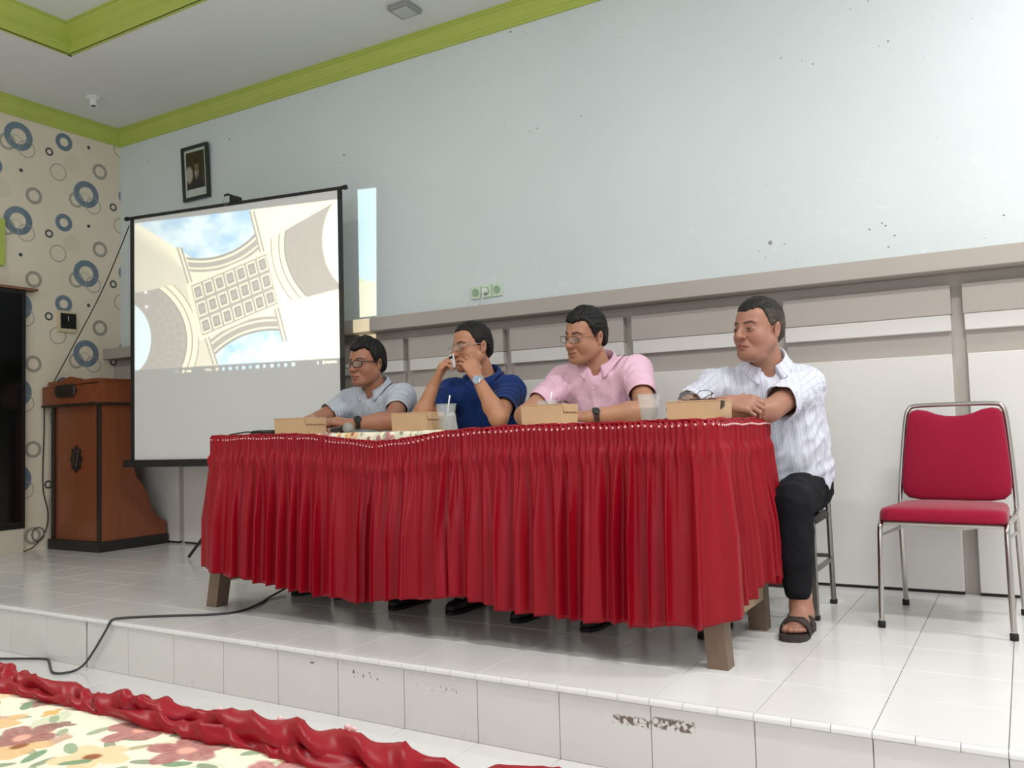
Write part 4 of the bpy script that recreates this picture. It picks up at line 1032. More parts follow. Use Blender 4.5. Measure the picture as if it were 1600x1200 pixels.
        acc = np.zeros((len(I), 3)); cnt = np.zeros(len(I))
        for ax_ in range(3):
            for b in (0, 1):
                for d in (0, 1):
                    k0 = [b, d]; k0.insert(ax_, 0); k1 = [b, d]; k1.insert(ax_, 1)
                    v0, v1 = cor[tuple(k0)], cor[tuple(k1)]; msk = (v0 < 0) != (v1 < 0)
                    t_ = np.where(msk, v0/np.where(msk, v0-v1, 1), 0)
                    p = np.array(k0, float)[None].repeat(len(I), 0); p[:, ax_] = t_
                    acc[msk] += p[msk]; cnt[msk] += 1
        fr_ = acc/cnt[:, None]; P = np.empty_like(fr_)
        for ax_, q_ in enumerate((xs, ys, zs)): P[:, ax_] = q_[I[:, ax_]]+fr_[:, ax_]*(q_[I[:, ax_]+1]-q_[I[:, ax_]])
        Q = []
        for ax_ in range(3):
            n = list(F.shape); s0 = [slice(1, k-1) for k in n]; s1 = list(s0); s0[ax_] = slice(0, n[ax_]-1); s1[ax_] = slice(1, n[ax_])
            a0, a1 = ins[tuple(s0)], ins[tuple(s1)]; E_ = np.argwhere(a0 != a1)
            if not len(E_): continue
            flip = a0[tuple(E_.T)]; off = np.ones(3, int); off[ax_] = 0; E_ = E_+off
            b, d = [k for k in range(3) if k != ax_]; cc = []
            for (db, dd) in ((1, 1), (0, 1), (0, 0), (1, 0)):
                e = E_.copy(); e[:, b] -= db; e[:, d] -= dd; cc.append(vid[tuple(e.T)])
            qd = np.stack(cc, 1); fl_ = flip if ax_ != 1 else ~flip
            qd[~fl_] = qd[~fl_][:, ::-1]; Q.append(qd)
        Q = np.concatenate(Q); Q = Q[(Q >= 0).all(1)]
        return P, Q
def vnormals(P, Q):
    n = np.cross(P[Q[:, 2]]-P[Q[:, 0]], P[Q[:, 3]]-P[Q[:, 1]]); N = np.zeros_like(P)
    for k in range(4): np.add.at(N, Q[:, k], n)
    return N/np.maximum(np.linalg.norm(N, axis=1), 1e-12)[:, None]
def relax(P, Q, it=1, lam=0.5):
    for _ in range(it):
        S = np.zeros_like(P); C_ = np.zeros(len(P))
        for k in range(4):
            for d in (1, 3): np.add.at(S, Q[:, k], P[Q[:, (k+d) % 4]]); np.add.at(C_, Q[:, k], 1)
        P = P+(S/np.maximum(C_, 1)[:, None]-P)*lam
    return P
def sdf_obj(name, P, Q, m, parent, q, col=None, sc=None):
    me = np_mesh(name, P, Q)
    if col is not None:
        at_ = me.attributes.new('Col', 'FLOAT_COLOR', 'POINT'); at_.data.foreach_set('color', np.c_[col, np.ones(len(col))].astype(np.float32).ravel())
    if sc is not None:
        at_ = me.attributes.new('stripe', 'FLOAT', 'POINT'); at_.data.foreach_set('value', sc.astype(np.float32))
    return link(name, me, m, parent, q, True)
def axes(segs):
    """non-uniform axis from (start, end, step) runs"""
    out = []
    for a, b, h in segs: out += list(np.arange(a, b-1e-9, h))
    return np.array(out+[segs[-1][1]])

# ---- materials for people
def skin_fn():
    c = attr('Col').outputs['Color']; n = noise(position(), 90, 4)
    return mixc(n*0.16, c, lin((120, 66, 48)))
M_skin = custom('skin', skin_fn, rough=0.47, spec=0.38)
_b = M_skin.node_tree.nodes['Principled BSDF']; _b.inputs['Subsurface Weight'].default_value = 0.06; _b.inputs['Subsurface Radius'].default_value = (0.008, 0.003, 0.0015); _b.inputs['Subsurface Scale'].default_value = 0.6
def hair_fn():
    c = attr('Col').outputs['Color']; n = noise(objcoord(), 160, 3)
    return mixc(n, c, lin((16, 14, 13)))
M_hair = custom('hair', hair_fn, rough=0.5, spec=0.3)
X.nt = M_hair.node_tree; _b = X.nt.nodes.new('ShaderNodeBump'); _b.inputs['Strength'].default_value = 0.6; _b.inputs['Distance'].default_value = 0.003
_m = X.nt.nodes.new('ShaderNodeMapping'); X.nt.links.new(objcoord(), _m.inputs[0]); _m.inputs['Scale'].default_value = (1.0, 0.35, 0.5)
X.nt.links.new(noise(_m.outputs[0], 420, 3).v, _b.inputs['Height']); X.nt.links.new(_b.outputs[0], X.nt.nodes['Principled BSDF'].inputs['Normal'])
def shirt_mat(name, base, line, spacing, width, rough=0.75, line2=None):
    def fn():
        p = position(); c = mixc(noise(p, 30, 3), lin(base), lin(tuple(min(255, v+8) for v in base)))
        if line:
            s_ = X(attr('stripe').outputs['Fac']); f = xabs(xfract(s_*(1/spacing))-0.5)*2.0
            c = mixc(step(f, width, 0.05), c, lin(line))
            if line2:
                f2 = xabs(xfract(s_*(1/spacing)+0.31)-0.5)*2.0; c = mixc(step(f2, width*0.8, 0.05)*0.7, c, lin(line2))
        return c
    m = custom(name, fn, rough=rough, spec=0.2, sheen=0.12)
    X.nt = m.node_tree; bp = X.nt.nodes.new('ShaderNodeBump'); bp.inputs['Strength'].default_value = 0.25; bp.inputs['Distance'].default_value = 0.0015
    X.nt.links.new(noise(position(), 55, 5).v, bp.inputs['Height']); X.nt.links.new(bp.outputs[0], m.node_tree.nodes['Principled BSDF'].inputs['Normal'])
    return m
def eye_fn():
    n = X.nt.nodes.new('ShaderNodeTexCoord'); x, y, z = sep(n.outputs['Generated'])
    d = xsqrt((x-0.5)*(x-0.5)+(z-0.5)*(z-0.5))
    c = mixc(step(d, 0.24, 0.03), lin((214, 204, 196)), lin((44, 28, 20)))
    return mixc(step(d, 0.11, 0.03), c, lin((8, 6, 6)))
M_eye = custom('eye', eye_fn, rough=0.12, spec=0.5)
M_trouser = mat('black_trousers', (20, 21, 25), 0.8, var=0.1, vscale=40, spec=0.2)
M_shoe = mat('dark_shoe', (26, 24, 23), 0.45)
M_sandal = mat('sandal_brown', (54, 44, 40), 0.65)
M_watch_s = mat('watch_steel', (196, 198, 200), 0.22, metal=1.0)
M_dial = mat('watch_dial', (150, 170, 190), 0.2)

def head_frame(yaw, pitch, roll):
    f = V3(math.sin(yaw), -math.cos(yaw), 0); l = V3(math.cos(yaw), math.sin(yaw), 0); u = V3(0, 0, 1)
    f2 = f*math.cos(pitch)+u*math.sin(pitch); u2 = u*math.cos(pitch)-f*math.sin(pitch)
    l3 = l*math.cos(roll)+u2*math.sin(roll); u3 = u2*math.cos(roll)-l*math.sin(roll)
    return np.stack([l3, f2, u3], 1)          # columns: left, forward, up
def carve_head(V, c, Rh, h):
    """sculpt the head into the body volume; h holds the proportions"""
    w, jw, ln = h.get('w', 1), h.get('jaw', 1), h.get('len', 1)
    T_ = lambda p: V3(c)+Rh@(V3(p)*V3(w, 1, ln))
    E_ = lambda p, r_, k, mode='add': V.ell(T_(p), V3(r_)*V3(w, 1, ln), k, mode, rot=Rh)
    C_ = lambda a, b, r0, r1, k, mode='add': V.cone(T_(a), T_(b), r0, r1, k, mode)
    E_((0, -0.014, 0.036), (0.074, 0.097, 0.083), 0.02)
    E_((0, 0.026, -0.026), (0.063, 0.066, 0.086), 0.03)
    for s_ in (-1, 1):
        C_((s_*0.054*jw, -0.006, -0.05), (s_*0.026*jw, 0.058, -0.098), 0.02, 0.018, 0.035)
        E_((s_*0.040, 0.048, -0.034), (0.026, 0.03, 0.03), 0.025)
        C_((s_*0.012, 0.083, 0.021), (s_*0.046, 0.066, 0.024), 0.0085, 0.008, 0.016)
    E_((0, 0.070, -0.098), (0.024, 0.022, 0.019), 0.025)
    E_((0, 0.040, 0.055), (0.052, 0.036, 0.038), 0.03)
    if h.get('double'): E_((0, 0.03, -0.112), (0.045, 0.045, 0.02), 0.03)
    E_((0, 0.072, -0.066), (0.030, 0.026, 0.026), 0.02)
    for s_ in (-1, 1): E_((s_*0.033, 0.104, -0.001), (0.021, 0.017, 0.013), 0.014, 'sub')
    nw = h.get('nose', 1)
    C_((0, 0.086, 0.014), (0, 0.107, -0.030), 0.0085, 0.0140*nw, 0.010)
    for s_ in (-1, 1): E_((s_*0.0165*nw, 0.0965, -0.0345), (0.0100*nw, 0.0120, 0.0095), 0.007)
    for s_ in (-1, 1): E_((s_*0.0075*nw, 0.105, -0.0455), (0.0048, 0.006, 0.004), 0.003, 'sub')
    # lips
    mc = h.get('mouth', 0.0)
    for s_ in (-1, 1):
        C_((0, 0.0935, -0.0640), (s_*0.022, 0.0845, -0.0668+mc*0.8), 0.0060, 0.0040, 0.006)
        C_((0, 0.0930, -0.0765), (s_*0.019, 0.0840, -0.0715+mc*0.7), 0.0070, 0.0045, 0.007)
    for s_ in (-1, 1): C_((0, 0.1020, -0.0700), (s_*0.029, 0.0865, -0.0695+mc), 0.0026, 0.0020, 0.003, 'sub')
    for s_ in (-1, 1): C_((s_*0.021, 0.0935, -0.034), (s_*0.038, 0.0800, -0.066), 0.0032, 0.0022, 0.010, 'sub')
    E_((0, 0.096, -0.088), (0.016, 0.006, 0.004), 0.008, 'sub')
    # lids with a slit
    for s_ in (-1, 1):
        E_((s_*0.0325, 0.0765, -0.0015), (0.0175, 0.0135, 0.0130), 0.006)
        V.ell(T_((s_*0.0325, 0.0935, -0.0025)), (0.0150, 0.0125, h.get('eye', 0.0038)+0.0012), 0.0012, 'sub', rot=Rh)
        C_((s_*0.020, 0.0885, 0.0095), (s_*0.046, 0.0800, 0.0085), 0.0016, 0.0016, 0.003, 'sub')
    # ears
    for s_ in (-1, 1):
        Re = Rh@np.array([[1, 0, 0], [0, math.cos(0.2), -math.sin(0.2)], [0, math.sin(0.2), math.cos(0.2)]])@np.array([[math.cos(s_*-0.35), -math.sin(s_*-0.35), 0], [math.sin(s_*-0.35), math.cos(s_*-0.35), 0], [0, 0, 1]])
        V.ell(T_((s_*0.078, -0.018, -0.006)), (0.0085, 0.0195, 0.033), 0.006, rot=Re)
        V.ell(T_((s_*0.0865, -0.014, -0.002)), (0.0055, 0.011, 0.020), 0.003, 'sub', rot=Re)
        V.ell(T_((s_*0.077, -0.010, -0.031)), (0.0075, 0.009, 0.009), 0.006, rot=Re)
def head_colors(P, c, Rh, h, base):
    w, ln = h.get('w', 1), h.get('len', 1)
    L_ = (P-V3(c))@Rh/V3(w, 1, ln); x, y, z = L_.T
    col = np.tile(np.array(base), (len(P), 1))
    near = (np.abs(x) < 0.11) & (np.abs(y) < 0.15) & (np.abs(z) < 0.16)
    def blend(mk, cc):
        mk = np.clip(mk, 0, 1)*near; col[:] = col*(1-mk[:, None])+np.array(cc)*mk[:, None]
    front = np.clip((y-0.035)/0.03, 0, 1)
    blend(0.35*front*np.exp(-((np.abs(x)-0.045)/0.02)**2-((z+0.035)/0.025)**2), lin((168, 92, 70)))
    blend(0.30*front*np.exp(-(x/0.02)**2-((z+0.03)/0.02)**2), lin((160, 88, 66)))
    # shaved beard shadow
    blend(h.get('beard', 0.25)*front*np.clip((-z-0.045)/0.02, 0, 1)*(0.6+0.4*vn(L_, 300, 3)), lin((84, 56, 46)))
    blend(0.6*front*np.exp(-((np.abs(x)-0.033)/0.02)**2-((z+0.004)/0.014)**2), lin((92, 54, 42)))  # eye socket shade painted into the skin colour
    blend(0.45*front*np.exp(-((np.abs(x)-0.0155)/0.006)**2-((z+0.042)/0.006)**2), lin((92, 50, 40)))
    mcv = h.get('mouth', 0)*(np.abs(x)/0.029)
    blend(0.75*np.clip((0.027-np.abs(x))/0.004, 0, 1)*np.clip((0.0125*(1-0.5*np.abs(x)/0.027)-np.abs(z+0.070-mcv))/0.003, 0, 1)*(y > 0.07), h.get('lip', lin((148, 84, 74))))
    blend(0.85*np.clip((0.029-np.abs(x))/0.004, 0, 1)*np.clip((0.0022-np.abs(z+0.0697-mcv))/0.0015, 0, 1)*(y > 0.07), lin((70, 34, 30)))
    bz = 0.0235+0.004*np.clip((np.abs(x)-0.012)/0.026, 0, 1)-0.007*np.clip((np.abs(x)-0.040)/0.014, 0, 1)
    bt = h.get('brow', 0.0056)*np.clip(1.2-np.abs(np.abs(x)-0.03)/0.035, 0.35, 1)
    blend(0.9*np.clip((np.abs(x)-0.010)/0.004, 0, 1)*np.clip((0.057-np.abs(x))/0.005, 0, 1)*np.clip((bt-np.abs(z-bz))/0.002+0.5, 0, 1)*(y > 0.03), lin((34, 24, 20)))
    # lash line
    blend(0.7*np.clip((0.0145-np.abs(np.abs(x)-0.0325))/0.003, 0, 1)*np.clip((0.0016-np.abs(z-0.0025))/0.0012, 0, 1)*(y > 0.07), lin((40, 24, 20)))
    # ear hollows
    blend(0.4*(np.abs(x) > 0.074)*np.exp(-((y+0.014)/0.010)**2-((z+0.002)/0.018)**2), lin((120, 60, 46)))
    return col
def hair_cap(parent, q, c, Rh, h, style):
    w, ln = h.get('w', 1), h.get('len', 1)
    g = np.arange(-0.125, 0.1251, 0.0031); V = Vol(g, np.arange(-0.15, 0.1251, 0.0031), np.arange(-0.11, 0.1651, 0.0031))
    th, tt = style['side'], style['top']
    V.ell((0, -0.014, 0.036), V3(0.074+th, 0.097+th, 0.083+tt*0.6), 0.02)
    V.ell((0, -0.012+style.get('fwd', 0), 0.062), V3(0.062+th*0.6, 0.082+tt*0.4, 0.062+tt), 0.03)
    V.ell((0, -0.045, -0.01), V3(0.062+th, 0.058+th, 0.06), 0.03)
    V.cone((0, -0.04, -0.05), (0, -0.045, -0.085), 0.056+th*0.6, 0.054, 0.03)
    ph = R(1)*np.array(style.get('ang', [0, 25, 42, 58, 70, 82, 92, 104, 118, 135, 160, 180])); hb = np.array(style['line'])
    X_, Y_, Z_ = V.pts((slice(None),)*3)
    a = np.arctan2(np.abs(X_), Y_+0*X_)+0*Z_; b = np.interp(a, ph, hb)
    b = b+style.get('rag', 0.003)*0.8*np.sin(a*23+2*np.sin(a*9+np.sign(X_)))+style.get('rag', 0.003)*0.5*np.sin(a*61+X_*90)
    up_ = np.clip((Z_-b)/style.get('taper', 0.020), -1.5, 1)
    V.F += ((th+tt*0.5+0.004)*(1-up_)*0.8).astype(np.float32)
    for s_ in (-1, 1): V.ell((s_*0.086, -0.014, -0.012), (0.024, 0.021, 0.036), 0.004, 'sub')
    P, Q = V.mesh(); P = relax(P, Q, 1); N = vnormals(P, Q)
    top = np.clip((P[:, 2]-0.03)/0.06, 0, 1)
    cr = V3(0.012, -0.045, 0.10); dv = P-cr; az = np.arctan2(dv[:, 0], dv[:, 1]); el = np.linalg.norm(dv, axis=1)
    St = np.stack([np.cos(az)*0.10, np.sin(az)*0.10, el*0.18], 1)
    if style.get('part'): St = P*V3(1.0, 0.22, 0.35)
    P = P+N*((style.get('tuft', 0.003)*(0.35+0.65*top))*vn(St, 210, 5)+0.0010*vn(St, 430, 6)+style.get('mess', 0.0)*np.maximum(vn(St, 75, 8), 0)*top)[:, None]
    col = np.tile(np.array(lin(style['col'])), (len(P), 1))
    if style.get('grey'):
        mk = np.clip(style['grey']*np.clip((0.085-P[:, 2])/0.05, 0, 1)*np.clip((np.abs(P[:, 0])-0.035)/0.03, 0, 1)*(0.7+0.5*vn(St, 200, 9)), 0, 1)
        col = col*(1-mk[:, None])+np.array(lin((128, 112, 98)))*mk[:, None]
    P = V3(c)+(P*V3(w, 1, ln))@Rh.T
    return sdf_obj('hair', P, Q, M_hair, parent, q, col=col)
def glasses(parent, q, c, Rh, h, m, rim, hw, hh, zc=-0.003, half=False):
    w, ln = h.get('w', 1), h.get('len', 1)
    T_ = lambda p: Vector(V3(c)+Rh@(V3(p)*V3(w, 1, ln)))
    yf = 0.108
    mb = MB(); root = None; loops = []
    for s_ in (-1, 1):
        loop = []
        for k in range(28):
            a = 2*math.pi*k/28; ca, sa = math.cos(a), math.sin(a)
            xx = s_*0.0335+hw*math.copysign(abs(ca)**0.6, ca); zz = zc+hh*math.copysign(abs(sa)**0.6, sa)
            loop.append(T_((xx, yf-(abs(xx)/0.06)**2*0.010, zz)))
        loops.append(loop); mb.tube(loop, rim, 6, closed=True)
    mb.tube([T_((-0.009, yf+0.0, zc+0.004)), T_((0, yf+0.004, zc+0.008)), T_((0.009, yf, zc+0.004))], rim, 6)
    for s_ in (-1, 1):
        mb.tube([T_((s_*(0.0335+hw), yf-0.010, zc+hh*0.55)), T_((s_*0.071, 0.080, zc+hh*0.6)), T_((s_*0.0795, 0.03, zc+hh*0.7)), T_((s_*0.0815, -0.012, zc+hh*0.7)), T_((s_*0.080, -0.034, zc-0.012))], rim*1.05, 6)
    root = mb.build('spectacles_frame', m, parent, q, smooth=True)
    for loop in loops: MB().add(loop, [tuple(range(28))]).build('lens', M_lens, root)
    return root
def eyes(parent, q, c, Rh, h):
    w, ln = h.get('w', 1), h.get('len', 1)
    for s_ in (-1, 1):
        look = h.get('look', 0.0)
        mb = MB().lathe([(0.0125*math.sin(a), -0.0125*math.cos(a)) for a in [math.pi*k/12 for k in range(13)]], n=18)
        me = mb.mesh('eye'); o = link('eye', me, M_eye, parent, None, True)
        # local frame: generated x,z across the eye; forward is local -y of the ball, so aim local +y backwards
        Mx = Matrix.Identity(4); cy, sy = math.cos(look), math.sin(look)
        Rl = Rh@np.array([[cy, -sy, 0], [sy, cy, 0], [0, 0, 1]])
        for i in range(3):
            for j in range(3): Mx[i][j] = Rl[i][j]
        pos = V3(c)+Rh@(V3(s_*0.0325, 0.0735, -0.002)*V3(w, 1, ln)); Mx.translation = Vector(pos)-Vector(parent.location)
        o.matrix_parent_inverse = Matrix.Identity(4); o.matrix_basis = Mx
def hand(V, W, yd, zd, thumb, curls, k=0.004, sc=1.0, th_bend=0.5, spread=0.05, th_out=0.75):
    """W wrist, yd towards the fingers, zd out of the back of the hand, thumb=+1/-1 picks the thumb side"""
    W = V3(W); yd = V3(yd)/np.linalg.norm(yd); zd = V3(zd)-yd*(V3(zd)@yd); zd /= np.linalg.norm(zd); xd = np.cross(yd, zd)*thumb
    at_ = lambda x, y, z: W+(xd*x+yd*y+zd*z)*sc
    xs = (-0.030, -0.0105, 0.0095, 0.029)
    for i, x in enumerate(xs): V.cone(at_(x*0.55, 0.004, 0), at_(x, (0.078, 0.086, 0.088, 0.084)[i], 0.002), 0.0145*sc, 0.0112*sc, 0.012)
    V.cone(at_(0.006, 0.02, -0.008), at_(0.004, 0.065, -0.006), 0.018*sc, 0.018*sc, 0.015)
    lens = ((0.034, 0.021, 0.019), (0.041, 0.026, 0.021), (0.044, 0.028, 0.022), (0.040, 0.025, 0.021)); rad = (0.0078, 0.0088, 0.0092, 0.009)
    tips = []
    for i, x in enumerate(xs):
        p = at_(x, (0.078, 0.086, 0.088, 0.084)[i], 0.002); cu = curls[i] if isinstance(curls[0], (list, tuple)) else curls; a = 0
        sp_ = (i-1.5)*spread
        for j in range(3):
            a += cu[j]; d = yd*math.cos(a)-zd*math.sin(a)+xd*sp_*math.cos(a); d /= np.linalg.norm(d)
            e = p+d*lens[i][j]*sc; V.cone(p, e, rad[i]*sc*(1-0.07*j), rad[i]*sc*(0.93-0.08*j), k if j else 0.007); p = e
        tips.append(p)
    p = at_(0.020, 0.018, -0.008); d = xd*th_out+yd*0.65-zd*0.25; d /= np.linalg.norm(d)
    for j, (L_, r_) in enumerate(((0.042, 0.0135), (0.031, 0.0105), (0.025, 0.0092))):
        e = p+d*L_*sc; V.cone(p, e, r_*sc, r_*sc*0.88, 0.010 if j == 0 else 0.004)
        p = e; d = d-xd*th_bend*(0.55)+yd*0.35-zd*0.1; d /= np.linalg.norm(d)
    return tips
def collar(parent, q, nb, Rt, r, m, stand=0.034, leaf=0.040, point=0.060, sc=None, opening=0.36, w=1.0, vol=None):
    """folded shirt collar round the neck base nb; Rt columns left, forward, up of the torso"""
    n = 45; G = []; S = []
    for i in range(n):
        t_ = i/(n-1); a = -math.pi+opening+(2*math.pi-2*opening)*t_ if False else opening+(2*math.pi-2*opening)*t_
        # a=0 is the front; the leaf runs from one front edge round the back to the other
        ca, sa = math.cos(a), math.sin(a)
        fr_ = max(0, ca)                               # nearness to the front
        front_drop = -0.030*fr_**1.2+0.016*max(0, -ca)
        edge = min(t_, 1-t_)*2
        pt = point*max(0, 1-edge/0.26)+leaf*min(1, edge/0.26)
        rad = r*(1+0.10*fr_)
        row = []
        for (dr, dz) in ((-0.004, -0.012), (-0.003, stand*0.5), (0.0, stand), (0.004, stand+0.004), (0.008, stand-0.002), (0.010+0.004*pt/leaf, stand-pt*0.45), (0.013+0.006*pt/leaf, stand-pt*0.8), (0.014+0.007*pt/leaf, stand-pt)):
            out_ = rad+dr
            side_pull = 0.006*max(0, 1-edge/0.2)*(dz < stand-0.01)*(1 if dr > 0.005 else 0)
            L_ = V3((sa*out_*w+math.copysign(side_pull, sa)), ca*out_*1.02-0.004, front_drop+dz)
            row.append(V3(nb)+Rt@L_)
        G.append(row)
    G = np.array(G); nu, nv = G.shape[:2]
    if vol is not None:                                # lay the leaf on the shirt
        F = vol.F
        def samp(p):
            r_ = []
            for k in range(3):
                ax_ = vol.a[k]; t_ = np.clip((p[..., k]-ax_[0])/(ax_[1]-ax_[0]), 0, len(ax_)-1.001); r_.append(t_)
            i_ = [np.floor(t_).astype(int) for t_ in r_]; f_ = [t_-k for t_, k in zip(r_, i_)]; o_ = 0
            for a_ in (0, 1):
                for b_ in (0, 1):
                    for c_ in (0, 1):
                        o_ = o_+(f_[0] if a_ else 1-f_[0])*(f_[1] if b_ else 1-f_[1])*(f_[2] if c_ else 1-f_[2])*F[i_[0]+a_, i_[1]+b_, i_[2]+c_]
            return o_
        rad_ = (G-V3(nb))@Rt; rad_[..., 2] = 0; rad_ /= np.maximum(np.linalg.norm(rad_, axis=-1, keepdims=True), 1e-6); dirv = (rad_*0.55+V3(0, 0.12, 0.75))@Rt.T
        need = np.array([0.0, 0.0, 0.002, 0.004, 0.006, 0.008, 0.0085, 0.0085])[None, :]
        for _ in range(14):
            d_ = samp(G); G = G+dirv*(np.clip(need-d_, 0, 0.01)*(np.arange(nv) >= 3)[None, :])[..., None]
    i, j = np.meshgrid(np.arange(nu-1), np.arange(nv-1), indexing='ij'); f = np.stack([i*nv+j, (i+1)*nv+j, (i+1)*nv+j+1, i*nv+j+1], -1).reshape(-1, 4)
    scv = np.repeat(np.linspace(0, 0.36, nu)[:, None], nv, 1).ravel()
    o = sdf_obj('collar', G.reshape(-1, 3), f, m, parent, q, sc=scv)
    so = o.modifiers.new('thickness', 'SOLIDIFY'); so.thickness = 0.003; so.offset = 0
    return o
def watch(parent, q, W, ax_, face, r, strap, dial, case, w=0.02, sz=0.017):
    """strap ring round the wrist at W with axis ax_, case on the side face points to"""
    a = Vector(ax_).normalized(); f = Vector(face); f = (f-a*f.dot(a)).normalized(); b = a.cross(f); W = Vector(W)
    mb = MB(); P = []
    for k in range(28):
        t_ = 2*math.pi*k/28; d = f*math.cos(t_)+b*math.sin(t_)
        P.append([W+d*(r+0.001)-a*w/2, W+d*(r+0.0035)-a*w/2, W+d*(r+0.0035)+a*w/2, W+d*(r+0.001)+a*w/2, W+d*(r+0.001)-a*w/2])
    mb.grid(P, closed_u=True); o = mb.build('wristwatch', strap, parent, q, smooth=False)
    cs = MB().lathe([(0.0, 0), (sz, 0), (sz*1.02, 0.005), (sz*0.92, 0.008), (sz*0.8, 0.0085)], W+f*(r+0.001), 20, f).build('watch_case', case, o, smooth=False)
    MB().lathe([(sz*0.82, 0.0082), (0.0, 0.0082)], W+f*(r+0.001), 20, f).build('dial', dial, o)
    return o

def person(sp):
    """build one seated man from a description of his joints"""
    c = V3(sp['head']); Rh = head_frame(*[R(a) for a in sp['face']]); h = sp['hp']
    LS, RS, LE, RE, LW, RW = [V3(sp[k]) for k in ('LS', 'RS', 'LE', 'RE', 'LW', 'RW')]
    hip = V3(sp['hip']); nb = V3(sp['neck'])
    root = thing('person', sp['label'], 'person', (hip[0], hip[1], 0.0), 'men seated behind the table'); q = pinv(root)
    e1 = LS-RS; e1[2] = 0; e1 /= np.linalg.norm(e1); up = (nb-hip); up /= np.linalg.norm(up); e1 = e1-up*(e1@up); e1 /= np.linalg.norm(e1)
    e2 = np.cross(up, e1)*1.0          # towards the back or front
    fwd_ = -e2 if e2[1] > 0 else e2
    L_ = np.linalg.norm(nb-hip); Rt = np.stack([e1, fwd_, up], 1); g = sp.get('girth', 1.0)
    xs = [hip, LS, RS, LE, RE, LW, RW, c]+[V3(p) for p in sp.get('extra', [])]
    X0, X1 = min(p[0] for p in xs)-0.22, max(p[0] for p in xs)+0.22; Y0, Y1 = min(p[1] for p in xs)-0.22, hip[1]+0.24
    f_ = sp.get('fine', 0.0032)
    # ---------------- body
    hz = c[2]
    V = Vol(np.arange(X0, X1, f_), np.arange(Y0, Y1, f_), axes([(0.0, 0.15, 0.006 if sp.get('bare_foot') else 0.015), (0.15, 0.74, 0.015), (0.74, hz-0.16, 0.0033), (hz-0.16, hz+0.135, 0.0025)]))
    V.loft(hip, e1, e2, up, [-0.04, 0.1, L_*0.62, L_*0.85, L_*0.97], [0.135*g, 0.135*g, 0.15*g, 0.13, 0.06], [0.09*g, 0.095*g, 0.095*g, 0.075, 0.055], 0.02)
    V.cone(LS-e1*0.03, RS+e1*0.03, 0.045, 0.045, 0.05)
    V.cone(nb-up*0.05, c+Rh@V3(0, -0.022, -0.045), 0.06*sp.get('nk', 1), 0.054*sp.get('nk', 1), 0.03)
    for S_, E_, W_ in ((LS, LE, LW), (RS, RE, RW)):
        V.cone(S_, E_, 0.050, 0.0435, 0.03)
        mid = E_+(W_-E_)*0.28
        V.cone(E_, mid, 0.041, 0.0425, 0.02); V.cone(mid, W_, 0.042, 0.0255, 0.02)
    for W_, (yd, zd, tb_, cu, kw) in ((LW, sp['LH']), (RW, sp['RH'])): hand(V, W_, yd, zd, tb_, cu, **kw)
    for (K_, A_) in sp['legs']:
        V.cone(hip+(V3(K_)-hip)*0.1+V3(0, 0, -0.01), K_, 0.07, 0.05, 0.03); V.cone(K_, A_, 0.05, 0.034, 0.02)
    if sp.get('bare_foot'): sp['bare_foot'](V)
    else:
        for (K_, A_) in sp['legs']: V.cone(A_, V3(A_)+V3(0, -0.12, -0.045), 0.034, 0.026, 0.02)
    carve_head(V, c, Rh, h)
    P, Q = V.mesh(); P = relax(P, Q, 1, 0.35); N = vnormals(P, Q)
    col = head_colors(P, c, Rh, h, lin(sp['skin']))
    # knuckle and arm tone
    mk = np.clip(0.5+0.5*vn(P, 26, 4), 0, 1)[:, None]*0.14; col = col*(1-mk)+np.array(lin((120, 70, 48)))*mk
    sdf_obj('body', P, Q, M_skin, root, q, col=col)
    eyes(root, q, c, Rh, h)
    hair_cap(root, q, c, Rh, h, sp['hair'])
    # ---------------- shirt
    hs = 0.0052
    V = Vol(np.arange(X0, X1, hs), np.arange(Y0, Y1, hs), np.arange(0.42, nb[2]+0.09, hs))
    belly = sp.get('belly', 1.0)
    V.loft(hip, e1, e2, up, [sp.get('hem', -0.02), 0.05, 0.2, L_*0.62, L_*0.82, L_*0.92, L_*0.985], [0.178*g, 0.180*g, 0.178*g, 0.178*g, 0.165*g, 0.12, 0.070], [0.130*g*belly, 0.134*g*belly, 0.130*g*belly, 0.118*g, 0.100, 0.082, 0.066], 0.02)
    V.cone(LS-e1*0.02, RS+e1*0.02, 0.062, 0.062, 0.06)
    V.cone(nb+e1*0.045-up*0.036, LS, 0.036, 0.054, 0.045); V.cone(nb-e1*0.045-up*0.036, RS, 0.036, 0.054, 0.045)
    sl = sp.get('sleeve', 0.62); sr = sp.get('sleeve_r', 0.058)
    for S_, E_ in ((LS, LE), (RS, RE)): V.cone(S_, E_, 0.068, sr/1.0 if False else 0.068+(sr-0.068)/sl, 0.045, cut=(-1, sl))
    V.cone(nb-up*0.015+fwd_*0.004, nb+up*0.14+fwd_*0.03, 0.058*sp.get('nk', 1), 0.068, 0.006, 'sub')
    V.cone(nb+fwd_*0.065-up*0.02, nb+fwd_*0.085+up*0.09, sp.get('vopen', 0.022), 0.05, 0.01, 'sub')
    P, Q = V.mesh(); P = relax(P, Q, 2); N = vnormals(P, Q)
    Lc = (P-nb)@Rt
    # sleeve or torso, for the stripe direction and the folds
    def dseg(S_, E_):
        ab = E_-S_; t_ = np.clip(((P-S_)@ab)/(ab@ab), 0, 1); return np.linalg.norm(P-S_-t_[:, None]*ab, axis=1), t_
    dl, tl = dseg(LS, LE); dr, tr = dseg(RS, RE)
    scv = Lc[:, 0].copy(); arm = np.zeros(len(P), bool)
